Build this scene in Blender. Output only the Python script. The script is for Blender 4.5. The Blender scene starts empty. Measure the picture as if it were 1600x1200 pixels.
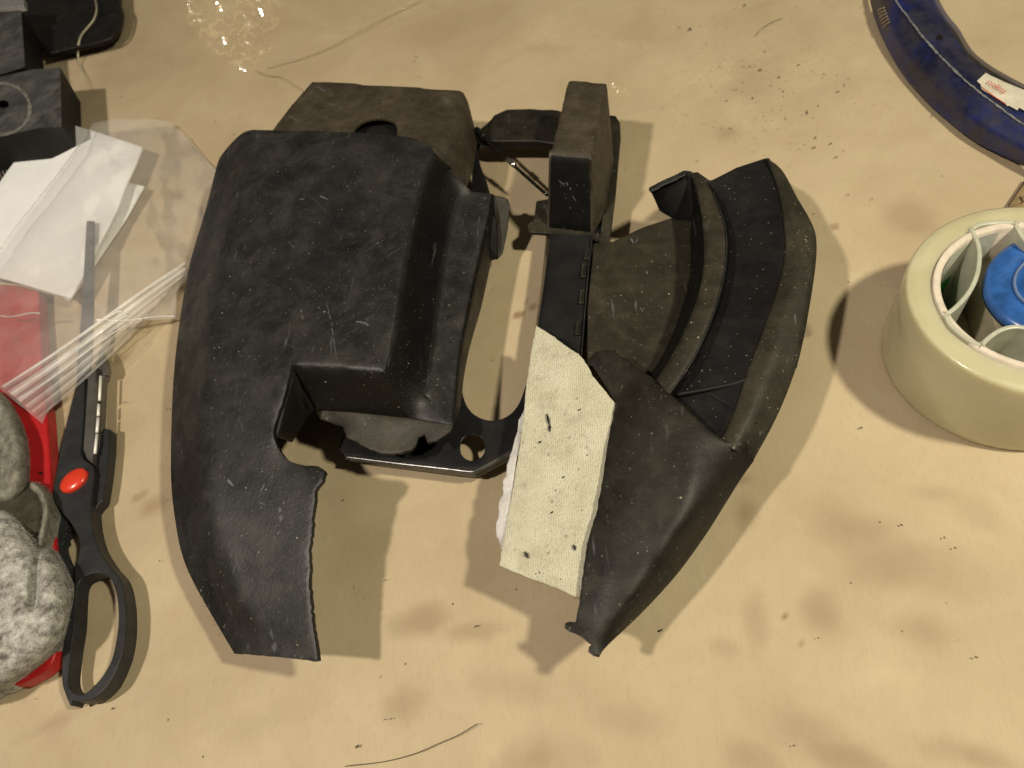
import bpy, bmesh, math, random
import numpy as np
from mathutils import Vector, Matrix, noise
from mathutils.geometry import delaunay_2d_cdt
random.seed(7); np.random.seed(7)
S = bpy.context.scene
COL = S.collection

# ------------------------------------------------------------ camera
F = 1142.0                      # focal length in photo pixels (1600 wide)
NX, NY = 1060.0, 1310.0         # where straight-down falls in the photo
H = 0.305                       # camera height above the bench
up = Vector((-(NX-800), (NY-600), F)).normalized()      # world up in camera axes
cx_ = Vector((1, 0, 0)); xw = (cx_ - up*cx_.dot(up)).normalized(); yw = up.cross(xw)
Rwc = Matrix((xw, yw, up))      # camera axes -> world axes
CAM = Vector((0, 0, H))
def ray(x, y):
    return Rwc @ Vector((x-800, -(y-600), -F))
def P(x, y, z=0.0):             # point seen at photo position x, y that lies z millimetres above the bench
    d = ray(x, y); t = (z/1000 - H)/d.z
    return CAM + d*t
cd = bpy.data.cameras.new('camera'); cam = bpy.data.objects.new('camera', cd); COL.objects.link(cam)
cam.matrix_world = Matrix.Translation(CAM) @ Rwc.to_4x4()
cd.sensor_width = 36; cd.lens = F/1600*36; cd.clip_start = 0.01; cd.clip_end = 20
cd.dof.use_dof = True; cd.dof.focus_distance = 0.31; cd.dof.aperture_fstop = 13
S.camera = cam

# ------------------------------------------------------------ light
w = bpy.data.worlds.new('World'); S.world = w; w.use_nodes = True
w.node_tree.nodes['Background'].inputs[0].default_value = (1.0, 0.80, 0.58, 1)
w.node_tree.nodes['Background'].inputs[1].default_value = 0.06
def lamp(name, loc, power, col, size, target):
    l = bpy.data.lights.new(name, 'AREA'); l.shape = 'DISK'; l.size = size; l.energy = power; l.color = col
    o = bpy.data.objects.new(name, l); COL.objects.link(o); o.location = loc
    d = Vector(target) - Vector(loc); o.rotation_euler = d.to_track_quat('-Z', 'Y').to_euler()
MID = P(800, 600, 0)
lamp('lamp_left', (MID.x-0.52, MID.y-0.36, 1.15), 11.0, (1.0, 0.88, 0.76), 0.065, MID)
lamp('lamp_right', (MID.x+0.50, MID.y-0.155, 0.73), 6.0, (1.0, 0.92, 0.70), 0.060, MID)
S.view_settings.view_transform = 'Standard'; S.view_settings.look = 'None'
S.view_settings.exposure = 0; S.view_settings.gamma = 1

# ------------------------------------------------------------ materials
def mat(name):
    m = bpy.data.materials.new(name); m.use_nodes = True
    nt = m.node_tree; b = nt.nodes['Principled BSDF']
    return m, nt, b
def N(nt, t, **kw):
    n = nt.nodes.new(t)
    for k, v in kw.items():
        if k in n.inputs: n.inputs[k].default_value = v
        else: setattr(n, k, v)
    return n
def coord(nt): return nt.nodes.new('ShaderNodeNewGeometry').outputs['Position']
def nz(nt, c, scale, detail=4, rough=.55, dist=0):
    n = N(nt, 'ShaderNodeTexNoise', Scale=scale, Detail=detail, Roughness=rough, Distortion=dist)
    nt.links.new(c, n.inputs['Vector']); return n.outputs['Fac']
def ramp(nt, f, stops):
    r = nt.nodes.new('ShaderNodeValToRGB'); nt.links.new(f, r.inputs[0]); e = r.color_ramp.elements
    while len(e) < len(stops): e.new(.5)
    for q, (p, c) in zip(e, stops):
        q.position = p; q.color = c if len(c) == 4 else (*c, 1)
    return r.outputs[0]
def g(v): return (v, v, v, 1)
def mix(nt, f, a, b):
    m = nt.nodes.new('ShaderNodeMix'); m.data_type = 'RGBA'
    for s, v in ((m.inputs[0], f), (m.inputs[6], a), (m.inputs[7], b)):
        if hasattr(v, 'default_value') or hasattr(v, 'is_output'): nt.links.new(v, s)
        else: s.default_value = v if not isinstance(v, tuple) or len(v) == 4 else (*v, 1)
    return m.outputs[2]
def math_(nt, op, a, b):
    m = nt.nodes.new('ShaderNodeMath'); m.operation = op
    for s, v in ((m.inputs[0], a), (m.inputs[1], b)):
        if hasattr(v, 'is_output'): nt.links.new(v, s)
        else: s.default_value = v
    return m.outputs[0]
def bump(nt, b, h, strength=.3, dist=.0005):
    n = N(nt, 'ShaderNodeBump', Strength=strength, Distance=dist); nt.links.new(h, n.inputs['Height'])
    nt.links.new(n.outputs[0], b.inputs['Normal'])

def plastic(name, lo, hi, rough=(.42, .62), dust=(.10, .088, .062), dust_amt=.5, specks=1.0, spec=.3, scratch=True, dark_steep=True):
    m, nt, b = mat(name); c = coord(nt)
    base = mix(nt, ramp(nt, nz(nt, c, 28, 6, .62), [(.32, g(0)), (.68, g(1))]), lo, hi)
    # dust film in soft patches
    d = ramp(nt, nz(nt, c, 45, 8, .7, .6), [(.45, g(0)), (.78, g(dust_amt))])
    base = mix(nt, d, base, dust)
    fine = ramp(nt, nz(nt, c, 420, 3, .7), [(.55, g(0)), (.8, g(.25*dust_amt))])
    base = mix(nt, fine, base, (.16, .15, .13, 1))
    # faces that look up keep this tone; the steeper ones turn near black
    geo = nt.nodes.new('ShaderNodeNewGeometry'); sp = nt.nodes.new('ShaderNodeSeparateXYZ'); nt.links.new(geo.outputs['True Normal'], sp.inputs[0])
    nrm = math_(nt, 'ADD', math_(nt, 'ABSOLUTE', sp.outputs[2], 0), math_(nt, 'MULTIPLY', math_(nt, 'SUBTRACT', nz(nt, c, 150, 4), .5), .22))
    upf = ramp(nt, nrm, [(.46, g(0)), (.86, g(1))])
    if dark_steep: base = mix(nt, upf, (.0055, .0053, .005, 1), base)
    mottle = ramp(nt, nz(nt, c, 130, 4, .6), [(.35, g(.72)), (.7, g(1.18))])
    mm = nt.nodes.new('ShaderNodeMix'); mm.data_type = 'RGBA'; mm.blend_type = 'MULTIPLY'; mm.inputs[0].default_value = 1
    nt.links.new(base, mm.inputs[6]); nt.links.new(mottle, mm.inputs[7]); base = mm.outputs[2]
    # specks: pale crumbs of differing size
    wn = N(nt, 'ShaderNodeTexNoise', Scale=900); nt.links.new(c, wn.inputs['Vector'])
    wob = nt.nodes.new('ShaderNodeVectorMath'); wob.operation = 'MULTIPLY_ADD'; nt.links.new(wn.outputs['Color'], wob.inputs[0]); wob.inputs[1].default_value = (.0014,)*3; nt.links.new(c, wob.inputs[2])
    for sc, th, a in ((300, .15, .5), (120, .075, .8), (600, .22, .4)):
        v = N(nt, 'ShaderNodeTexVoronoi', Scale=sc); nt.links.new(wob.outputs[0], v.inputs['Vector'])
        sm = ramp(nt, v.outputs['Distance'], [(th*.6, g(1)), (th, g(0))])
        sep = nt.nodes.new('ShaderNodeSeparateColor'); nt.links.new(v.outputs['Color'], sep.inputs[0])
        pick = ramp(nt, sep.outputs[0], [(.90, g(0)), (.93, g(1))])
        f = math_(nt, 'MULTIPLY', math_(nt, 'MULTIPLY', sm, pick), a*specks)
        base = mix(nt, f, base, (.33, .30, .22, 1))
    if scratch:
        mp = N(nt, 'ShaderNodeMapping'); nt.links.new(c, mp.inputs[0]); mp.inputs['Rotation'].default_value = (0, 0, .35); mp.inputs['Scale'].default_value = (1.0, .12, 1)
        s1 = ramp(nt, nz(nt, mp.outputs[0], 330, 2, .5), [(.66, g(0)), (.74, g(.5))])
        s2 = ramp(nt, nz(nt, c, 22, 2), [(.52, g(0)), (.62, g(1))])
        base = mix(nt, math_(nt, 'MULTIPLY', s1, s2), base, (.15, .155, .16, 1))
    nt.links.new(base, b.inputs['Base Color'])
    r = ramp(nt, nz(nt, c, 60, 6, .65), [(.3, g(rough[0])), (.7, g(rough[1]))]); nt.links.new(r, b.inputs['Roughness'])
    b.inputs['Specular IOR Level'].default_value = spec
    h = math_(nt, 'ADD', nz(nt, c, 700, 3, .6), math_(nt, 'MULTIPLY', nz(nt, c, 90, 4), 1.5))
    bump(nt, b, h, .35, .00035)
    return m
def simple(name, col, rough=.5, metal=0, var=.25, scale=60, bs=.2, bscale=400, spec=.5, bd=.0003):
    m, nt, b = mat(name); c = coord(nt)
    lo = tuple(v*(1-var) for v in col[:3]); hi = tuple(min(1, v*(1+var)) for v in col[:3])
    nt.links.new(mix(nt, ramp(nt, nz(nt, c, scale, 6, .6), [(.3, g(0)), (.7, g(1))]), lo, hi), b.inputs['Base Color'])
    b.inputs['Roughness'].default_value = rough; b.inputs['Metallic'].default_value = metal
    b.inputs['Specular IOR Level'].default_value = spec
    bump(nt, b, nz(nt, c, bscale, 4, .6), bs, bd)
    return m
M = {}
M['cover'] = plastic('scuffed_black_plastic', (.0075, .0077, .0083), (.022, .0222, .0222), (.38, .56), dust=(.088, .083, .070), dust_amt=.45, specks=.8, spec=.42)
M['brown'] = plastic('warm_lit_black_plastic', (.034, .027, .018), (.060, .048, .031), (.5, .7), dust=(.12, .10, .066), dust_amt=.55)  # same warm tint, reflected light in the colour
M['brown_all'] = plastic('warm_lit_dusty_plastic', (.034, .027, .018), (.060, .048, .031), (.5, .7), dust=(.12, .10, .066), dust_amt=.55, dark_steep=False)  # brown tint: warm reflected light put into the colour, plus dust patches
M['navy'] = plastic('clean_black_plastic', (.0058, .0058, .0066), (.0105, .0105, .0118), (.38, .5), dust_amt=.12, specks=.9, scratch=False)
M['olive'] = plastic('grimy_black_plastic', (.016, .0145, .0095), (.034, .030, .019), (.45, .62), dust=(.09, .08, .05), dust_amt=.45)
M['body'] = plastic('dull_black_rubber', (.007, .0066, .005), (.018, .016, .0115), (.45, .6), dust_amt=.30, specks=.6)
M['metal'] = simple('black_painted_metal', (.014, .014, .0145), .28, 0, .35, 80, .12, 300, .55)
M['deep'] = simple('black_and_unlit_plastic', (.008, .0075, .007), .6, 0, .3, 60, .2, 300, .3)  # near black for shaded hollows and sides, shade in the colour; also black bits
M['steel'] = simple('blued_steel', (.10, .10, .10), .25, 1, .3, 200, .1)

# ------------------------------------------------------------ object helpers
def tag(o, label, cat, group=None, kind=None):
    if label: o['label'] = label
    if cat: o['category'] = cat
    if group: o['group'] = group
    if kind: o['kind'] = kind
    return o
def link(name, me, m, parent=None):
    o = bpy.data.objects.new(name, me); COL.objects.link(o)
    if m: me.materials.append(m)
    if parent:
        o.parent = parent; o.matrix_parent_inverse = parent.matrix_world.inverted()
    return o
def thing(name, label, cat, loc, group=None):
    o = bpy.data.objects.new(name, None); COL.objects.link(o); o.location = loc
    o.matrix_world = Matrix.Translation(loc); o.empty_display_size = .01
    return tag(o, label, cat, group)
def mesh(name, V, Fc, smooth=True):
    me = bpy.data.meshes.new(name); me.from_pydata([tuple(v) for v in V], [], Fc)
    if smooth: me.shade_smooth()
    me.update(); return me

def dens(pts, step=7, smooth=False, closed=False):
    """resample a list of (x, y, z) photo points"""
    p = [np.array(q, float) for q in pts]; out = []
    n = len(p); segs = n if closed else n-1
    for i in range(segs):
        a, b = p[i], p[(i+1) % n]
        k = max(1, int(round(np.linalg.norm((b-a)[:2])/step)))
        a0 = p[i-1] if (i > 0 or closed) else a*2-b
        b1 = p[(i+2) % n] if (i+2 < n or closed) else b*2-a
        for j in range(k):
            t = j/k
            if smooth:
                q = .5*((2*a)+(-a0+b)*t+(2*a0-5*a+4*b-b1)*t*t+(-a0+3*a-3*b+b1)*t**3)
            else: q = a+(b-a)*t
            out.append(tuple(q))
    if not closed: out.append(tuple(p[-1]))
    return out
def resample(pts, n, smooth=True):
    d = np.array(dens(pts, 3, smooth)); l = np.r_[0, np.cumsum(np.linalg.norm(np.diff(d[:, :2], axis=0), axis=1)+1e-6)]
    t = np.linspace(0, l[-1], n)
    return [tuple(np.interp(tt, l, d[:, k]) for k in range(3)) for tt in t]
def rag(pts, amp=1.5, seed=0, fr=.13):
    r = []
    for i, (x, y, z) in enumerate(pts):
        v = noise.noise_vector(Vector((x*fr, y*fr, seed)))+ .6*noise.noise_vector(Vector((x*fr*3, y*fr*3, seed+5)))
        r.append((x+v.x*amp, y+v.y*amp, z))
    return r
def inside(x, y, poly):
    c = False; n = len(poly)
    for i in range(n):
        (x1, y1), (x2, y2) = poly[i], poly[i-1]
        if (y1 > y) != (y2 > y) and x < (x2-x1)*(y-y1)/(y2-y1)+x1: c = not c
    return c
class Sheet:
    """a moulded sheet: patches given in photo position + height, welded together"""
    def __init__(s): s.v = []; s.f = []
    def poly(s, outer, holes=(), feats=(), step=8, dome=0, zf=None):
        loops = [list(outer)]+[list(h) for h in holes]
        pts = []; edges = []; z = []; fixed = []
        for L in loops:
            b = len(pts); n = len(L)
            for q in L: pts.append((q[0], q[1])); z.append(q[2])
            edges += [(b+i, b+(i+1) % n) for i in range(n)]
        for L in feats:
            b = len(pts)
            for q in L: pts.append((q[0], q[1])); z.append(q[2])
            edges += [(b+i, b+i+1) for i in range(len(L)-1)]
        nb = len(pts); A = np.array(pts)
        x0, y0 = A.min(0); x1, y1 = A.max(0); r = 0; yy = y0
        while yy < y1:
            xx = x0+(step/2 if r % 2 else 0)
            while xx < x1:
                if ((A[:, 0]-xx)**2+(A[:, 1]-yy)**2).min() > (step*.62)**2:
                    pts.append((xx+.01*random.random(), yy)); z.append(None)
                xx += step
            yy += step*.87; r += 1
        vs, es, fs, ov, oe, of = delaunay_2d_cdt([Vector(p) for p in pts], edges, [], 1, 1e-4)
        if holes:
            HP = [np.array([(q[0], q[1]) for q in h]) for h in holes]
            fs = [f for f in fs if not any(inside(sum(vs[i].x for i in f)/len(f), sum(vs[i].y for i in f)/len(f), h) for h in HP)]
        n = len(vs); zz = np.zeros(n); fx = np.zeros(n, bool)
        for i in range(n):
            for o in ov[i]:
                if z[o] is not None: zz[i] = z[o]; fx[i] = True; break
            else: zz[i] = np.nan
        nan = np.isnan(zz); zz[nan] = np.nanmean(zz)
        ei = set()
        for f in fs:
            for i in range(len(f)): a, b = f[i], f[(i+1) % len(f)]; ei.add((min(a, b), max(a, b)))
        E = np.array(list(ei)); deg = np.bincount(E.ravel(), minlength=n).astype(float); deg[deg == 0] = 1
        load = dome
        for _ in range(900):
            acc = np.bincount(E[:, 0], zz[E[:, 1]], n)+np.bincount(E[:, 1], zz[E[:, 0]], n)
            nw = acc/deg+load; zz = np.where(fx, zz, nw)
        if zf is not None:
            for i in range(n):
                zz[i] = zf(vs[i].x, vs[i].y, zz[i], fx[i])
        used = sorted({i for f in fs for i in f}); mp = {}
        for i in used:
            mp[i] = len(s.v); s.v.append(P(vs[i].x, vs[i].y, zz[i]))
        for f in fs: s.f.append([mp[i] for i in f])
        return s
    def loft(s, rows, n, across=4, smooth=True, pre=False):
        R = [r if (pre or len(r) == n) else resample(r, n, smooth) for r in rows]
        W = [[P(*q) for q in r] for r in R]
        return s.loftw(W, across)
    def loftw(s, W, across=4):
        full = []
        for a, b in zip(W[:-1], W[1:]):
            for k in range(across): full.append([p.lerp(q, k/across) for p, q in zip(a, b)])
        full.append(list(W[-1])); n = len(W[0]); b0 = len(s.v)
        for r in full: s.v += r
        for i in range(len(full)-1):
            for j in range(n-1):
                a = b0+i*n+j; s.f.append([a, a+1, a+n+1, a+n])
        return s
    def drop(s, pts, z1, across=4, inset=0):
        """wall falling straight down from an edge to height z1 (mm)"""
        A = [P(*q) for q in pts]; B = []
        c = sum(A, Vector())/len(A)
        for a in A:
            d = (c-a); d.z = 0; d.normalize() if d.length else None
            B.append(Vector((a.x, a.y, z1/1000))+d*inset/1000)
        return s.loftw([A, B], across)
    def make(s, name, m, parent=None, thick=2.0, smooth=2, offset=None, wob=0.0, flat=False, sub=0):
        bm = bmesh.new(); vs = [bm.verts.new(v) for v in s.v]
        for f in s.f:
            try: bm.faces.new([vs[i] for i in f])
            except ValueError: pass
        bmesh.ops.remove_doubles(bm, verts=bm.verts, dist=.00025)
        bmesh.ops.dissolve_degenerate(bm, dist=.00001, edges=bm.edges)
        bmesh.ops.recalc_face_normals(bm, faces=bm.faces)
        bm.normal_update()
        up_ = sum(f.normal.z*f.calc_area() for f in bm.faces)
        if up_ < 0: bmesh.ops.reverse_faces(bm, faces=bm.faces)
        inner = [v for v in bm.verts if not any(len(e.link_faces) == 1 for e in v.link_edges)]
        for _ in range(smooth): bmesh.ops.smooth_vert(bm, verts=inner, factor=.5, use_axis_x=True, use_axis_y=True, use_axis_z=True)
        if wob:
            for v in bm.verts: v.co.z += wob/1000*noise.noise(v.co*28)+wob*.35/1000*noise.noise(v.co*90)
        me = bpy.data.meshes.new(name); bm.to_mesh(me); bm.free()
        if not flat: me.shade_smooth()
        o = link(name, me, m, parent)
        if thick:
            md = o.modifiers.new('thickness', 'SOLIDIFY'); md.thickness = thick/1000; md.offset = -1; md.use_even_offset = False
            md.use_quality_normals = True
            e = o.modifiers.new('edges', 'BEVEL'); e.width = min(.0004, thick/4000); e.segments = 2; e.limit_method = 'ANGLE'; e.angle_limit = math.radians(60)
            e.use_clamp_overlap = True
        return o
def tube(name, pts, rad, m, parent=None, seg=8, smooth=True, world=False, taper=None):
    W = [Vector(p) for p in pts] if world else [P(*q) for q in (dens(pts, 4, True) if smooth else pts)]
    bm = bmesh.new(); rings = []
    for i, p in enumerate(W):
        t = (W[min(i+1, len(W)-1)]-W[max(i-1, 0)]).normalized()
        a = t.cross(Vector((0, 0, 1)));
        if a.length < .01: a = Vector((1, 0, 0))
        a.normalize(); b = a.cross(t); r = rad/1000*(taper(i/(len(W)-1)) if taper else 1)
        rings.append([bm.verts.new(p+a*math.cos(k/seg*2*math.pi)*r+b*math.sin(k/seg*2*math.pi)*r) for k in range(seg)])
    for A, B in zip(rings[:-1], rings[1:]):
        for k in range(seg): bm.faces.new([A[k], A[(k+1) % seg], B[(k+1) % seg], B[k]])
    bm.faces.new(rings[0]); bm.faces.new(rings[-1][::-1])
    bmesh.ops.recalc_face_normals(bm, faces=bm.faces)
    me = bpy.data.meshes.new(name); bm.to_mesh(me); bm.free(); me.shade_smooth()
    return link(name, me, m, parent)
def slab(name, pts, z0, m, parent=None, bevel=.6, holes=(), step=None, dome=0, wob=0):
    """solid with top outline at the given heights and an underside at height z0"""
    top = [P(*q) for q in pts]; n = len(top)
    vs, es, fs, ov, oe, of = delaunay_2d_cdt([Vector((t.x, t.y)) for t in top]+[Vector((P(*q).x, P(*q).y)) for h in holes for q in h],
        [(i, (i+1) % n) for i in range(n)]+sum([[(n+sum(len(g_) for g_ in holes[:k])+i, n+sum(len(g_) for g_ in holes[:k])+(i+1) % len(h)) for i in range(len(h))] for k, h in enumerate(holes)], []),
        [], 1, 1e-7)
    if holes:
        HP = [np.array([(P(*q).x, P(*q).y) for q in h]) for h in holes]
        fs = [f for f in fs if not any(inside(sum(vs[i].x for i in f)/len(f), sum(vs[i].y for i in f)/len(f), h) for h in HP)]
    allp = top+[P(*q) for h in holes for q in h]
    V = [];
    for i, v in enumerate(vs): V.append(allp[ov[i][0]] if ov[i] else Vector((v.x, v.y, top[0].z)))
    k = len(V); V2 = V+[Vector((v.x, v.y, z0/1000)) for v in V]
    Fc = [list(f) for f in fs]+[[i+k for i in f][::-1] for f in fs]
    cnt = {}
    for f in fs:
        for i in range(len(f)):
            a, b = f[i], f[(i+1) % len(f)]; cnt[(a, b)] = 1
    for (a, b) in list(cnt):
        if (b, a) not in cnt: Fc.append([b, a, a+k, b+k])
    bm = bmesh.new(); bv = [bm.verts.new(v) for v in V2]
    for f in Fc:
        try: bm.faces.new([bv[i] for i in f])
        except ValueError: pass
    bmesh.ops.recalc_face_normals(bm, faces=bm.faces)
    bmesh.ops.dissolve_limit(bm, angle_limit=math.radians(2), verts=bm.verts, edges=bm.edges)
    me = bpy.data.meshes.new(name); bm.to_mesh(me); bm.free()
    o = link(name, me, m, parent)
    if bevel:
        e = o.modifiers.new('bevel', 'BEVEL'); e.width = bevel/1000; e.segments = 3; e.limit_method = 'ANGLE'; e.angle_limit = math.radians(35); e.harden_normals = True
        me.shade_smooth()
    return o
def Z(pts, z): return [(x, y, z) for x, y in pts]

# ------------------------------------------------------------ paper covered bench
STAINS = [(810,490,9,8,.8),(833,478,8,6,.6),(822,470,5,4,.35),(655,972,62,34,.50),(735,985,70,22,.38),(628,1098,52,44,.36),(840,1185,110,70,.42),(800,1070,130,50,.26),
  (1185,965,30,60,.34),(1130,1010,30,18,.25),(1228,962,7,6,.9),(1253,1004,6,4,.5),(1330,825,120,60,.38),(1420,880,150,60,.36),(1290,960,45,55,.42),(1450,985,110,50,.34),(1250,1140,100,60,.34),(1520,1180,130,40,.45),(1330,1185,150,34,.45),(1180,1185,60,40,.3),(1540,800,70,40,.2),
  (460,785,32,14,.25),(235,790,36,26,.50),(215,775,14,9,.4),(185,560,26,14,.5),(1262,515,9,12,.6),(1305,352,9,5,.6),(1420,330,70,40,.28),(1150,745,40,14,.55),(1165,800,34,40,.5),(1140,205,34,20,.4),(1180,130,70,70,.22),(560,860,60,70,.16),(80,1130,70,24,.3),(1180,560,70,50,.15),(1470,770,80,18,.2),(700,40,160,50,.12),(240,80,80,50,.14),(1000,60,90,60,.12),(960,1120,90,40,.2),(430,1120,110,40,.14)]
def paper():
    xs = np.arange(-.62, .62, .0021); C0 = P(800, 560, 0)
    ys = np.arange(-.50, .62, .0021)
    X, Y = np.meshgrid(xs+C0.x, ys+C0.y)
    def sm(shape, cells, seed):      # smooth value noise on the grid
        r = np.random.RandomState(seed); gx = max(3, int(shape[1]/cells)+4); gy = max(3, int(shape[0]/cells)+4)
        G = r.rand(gy, gx)*2-1; u = np.arange(shape[1])/cells; v = np.arange(shape[0])/cells
        iu = u.astype(int); iv = v.astype(int); fu = u-iu; fv = v-iv; fu = fu*fu*(3-2*fu); fv = fv*fv*(3-2*fv)
        a = G[np.ix_(iv, iu)]; b = G[np.ix_(iv, iu+1)]; c = G[np.ix_(iv+1, iu)]; d = G[np.ix_(iv+1, iu+1)]
        return (a*(1-fu)+b*fu)*(1-fv)[:, None]+(c*(1-fu)+d*fu)*fv[:, None]
    sh = X.shape
    Zz = .9*sm(sh, 55, 1)+.35*sm(sh, 22, 2)+.10*sm(sh, 9, 3)
    # soft folds
    for sd, cells, amp in ((11, 38, .55), (12, 60, .7)):
        n = sm(sh, cells, sd); Zz += amp*(1-np.minimum(1, np.abs(n)*5))**2*.5
    # flatter where the covers stand
    Zz = Zz*.75
    # one long crease
    def line(x0, y0, x1, y1, amp, wd):
        a, b = P(x0, y0), P(x1, y1); d = (b-a); L = d.length; d /= L
        t = (X-a.x)*d.x+(Y-a.y)*d.y; q = (X-a.x)*(-d.y)+(Y-a.y)*d.x
        return amp*np.exp(-(q/wd)**2)*np.clip(1-np.abs(t/L-.5)*1.9, 0, 1)
    Zz += line(738, 860, 735, 1040, .25, .0016)
    Zz += line(1200, 860, 1310, 925, .9, .006)+line(1300, 920, 1260, 1000, .8, .006)+line(1230, 1170, 1500, 1195, 1.0, .006)+line(1420, 1180, 1600, 1100, .9, .012)
    Zz += line(1330, 800, 1560, 830, .8, .012)-line(1330, 870, 1560, 890, .6, .014)
    V = np.stack([X, Y, Zz/1000-.0012], -1).reshape(-1, 3)
    ny, nx = sh; I = np.arange(ny*nx).reshape(ny, nx)
    Fc = np.stack([I[:-1, :-1], I[:-1, 1:], I[1:, 1:], I[1:, :-1]], -1).reshape(-1, 4)
    me = bpy.data.meshes.new('kraft_paper'); me.vertices.add(len(V)); me.vertices.foreach_set('co', V.ravel())
    me.loops.add(Fc.size); me.loops.foreach_set('vertex_index', Fc.ravel()); me.polygons.add(len(Fc))
    me.polygons.foreach_set('loop_start', np.arange(0, Fc.size, 4)); me.update(calc_edges=True); me.shade_smooth()
    # oil and water marks; those below the foam also hold its shadow
    st = np.zeros(sh); wob = sm(sh, 12, 21)*.30+sm(sh, 5, 23)*.18+sm(sh, 2.5, 22)*.08
    for sx, sy, rx, ry, a in STAINS:
        c = P(sx, sy); ex = P(sx+rx, sy)-c; ey = P(sx, sy-ry)-c
        u = ((X-c.x)*ex.x+(Y-c.y)*ex.y)/ex.length_squared; v = ((X-c.x)*ey.x+(Y-c.y)*ey.y)/ey.length_squared
        d = np.sqrt(u*u+v*v)+wob*(1 if rx > 15 else .3)
        soft = .95 if rx > 15 else .25
        f_ = np.clip((1-d)/soft, 0, 1); st = np.maximum(st, min(1, a*1.15)*f_*f_*(3-2*f_))
    at = me.attributes.new('stain', 'FLOAT', 'POINT'); at.data.foreach_set('value', st.ravel().astype(np.float32))
    o = link('kraft_paper', me, None)
    m, nt, b = mat('kraft_paper'); c = coord(nt)
    base = mix(nt, ramp(nt, nz(nt, c, 14, 5, .6, .4), [(.3, g(0)), (.7, g(1))]), (.42, .338, .210), (.54, .452, .295))
    base = mix(nt, ramp(nt, nz(nt, c, 70, 5, .6), [(.35, g(.0)), (.75, g(.45))]), base, (.47, .36, .235, 1))
    base = mix(nt, ramp(nt, nz(nt, c, 9, 6, .6, 1.2), [(.56, g(0)), (.66, g(.32))]), base, (.40, .31, .20, 1))
    mp = N(nt, 'ShaderNodeMapping'); nt.links.new(c, mp.inputs[0]); mp.inputs['Scale'].default_value = (1, .2, 1)
    base = mix(nt, ramp(nt, nz(nt, mp.outputs[0], 900, 3, .6), [(.5, g(0)), (.8, g(.30))]), base, (.36, .27, .165, 1))
    a = N(nt, 'ShaderNodeAttribute', attribute_name='stain')
    base = mix(nt, a.outputs['Fac'], base, (.255, .175, .10, 1))
    v = N(nt, 'ShaderNodeTexVoronoi', Scale=210); nt.links.new(c, v.inputs['Vector'])
    sep = nt.nodes.new('ShaderNodeSeparateColor'); nt.links.new(v.outputs['Color'], sep.inputs[0])
    f = math_(nt, 'MULTIPLY', ramp(nt, v.outputs['Distance'], [(.07, g(1)), (.14, g(0))]), ramp(nt, sep.outputs[1], [(.955, g(0)), (.975, g(.8))]))
    base = mix(nt, f, base, (.09, .065, .04, 1))
    nt.links.new(base, b.inputs['Base Color']); b.inputs['Roughness'].default_value = .62; b.inputs['Specular IOR Level'].default_value = .25
    h = math_(nt, 'ADD', nz(nt, c, 1200, 3, .6), math_(nt, 'MULTIPLY', nz(nt, c, 60, 5, .6), 6))
    bump(nt, b, h, .28, .0003)
    me.materials.append(m); o['kind'] = 'structure'; o['label'] = 'stained tan kraft paper covering the workbench'
    return o
paper()
def bench():
    c = P(800, 560, 0); V = []; Fc = []
    x0, x1, y0, y1 = c.x-.9, c.x+.9, c.y-.7, c.y+.9
    for z in (-.045, -.0045): V += [(x0, y0, z), (x1, y0, z), (x1, y1, z), (x0, y1, z)]
    Fc = [[0, 3, 2, 1], [4, 5, 6, 7], [0, 1, 5, 4], [1, 2, 6, 5], [2, 3, 7, 6], [3, 0, 4, 7]]
    o = link('workbench_top', mesh('workbench_top', V, Fc, False), simple('bench_wood', (.20, .13, .07), .6, 0, .3, 20))
    o['kind'] = 'structure'
bench()

# ------------------------------------------------------------ the machine cover
cover = thing('machine_cover', 'large scuffed black plastic two-lobed housing joined by a metal bracket, lying on brown paper', 'plastic cover', P(800, 640, 0))

# --- left shell: main face, walls, lower ledge
Lc = dens([(395,203,54),(381,207,50),(365,220,45),(346,243,40),(340,256,38),(331,290,35),(316,345,32),(297,410,29),(283,485,27),(273,570,25),(268,650,24),(267,740,23),(272,800,21),(283,860,19),(300,905,18),(330,960,18),(366,1021,19)], 7, True)
bot = rag(dens([(366,1021,19),(400,1024,24),(440,1027,28),(497,1034,31)], 6), 1.2, 3)
tail = rag(dens([(497,1034,31),(489,985,34),(483,920,38),(484,860,41),(490,800,44),(494,765,46),(504,752,47),(507,738,48)], 6), 2.6, 9)
scoop = rag(dens([(507,738,48),(498,729,47),(476,727,46),(452,720,46),(436,703,47),(427,680,49),(430,660,50),(440,630,53),(448,600,56),(455,569,60)], 6, True), 1.0, 4)
fr_edge = dens([(455,569,60),(520,574,60),(601,583,60)], 7)
rt_edge = dens([(601,583,60),(611,540,60),(622,477,60),(637,380,60),(657,290,59),(679,238,58)], 7, True)
ridge = dens([(679,238,58),(668,222,58),(640,214,58),(560,207,58),(480,204,57),(395,203,56)], 7)
ls = Sheet()
outer = Lc[:-1]+bot[:-1]+tail[:-1]+scoop[:-1]+fr_edge[:-1]+rt_edge[:-1]+ridge[:-1]
ls.poly(outer, feats=[dens([(430,225,59),(392,270,57),(362,345,53),(338,440,50),(322,560,47),(318,680,44),(325,790,40),(355,900,34),(405,985,29)], 9, True), dens([(660,250,60.5),(560,235,60.5),(450,228,60.5)], 9)])
# front wall of the raised block, falling to the ledge
n1 = len(fr_edge)
W_f_low = dens([(492,640,33),(560,645,33),(638,652,33)], 7)
ls.loft([fr_edge, W_f_low], n1, 6)
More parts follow.
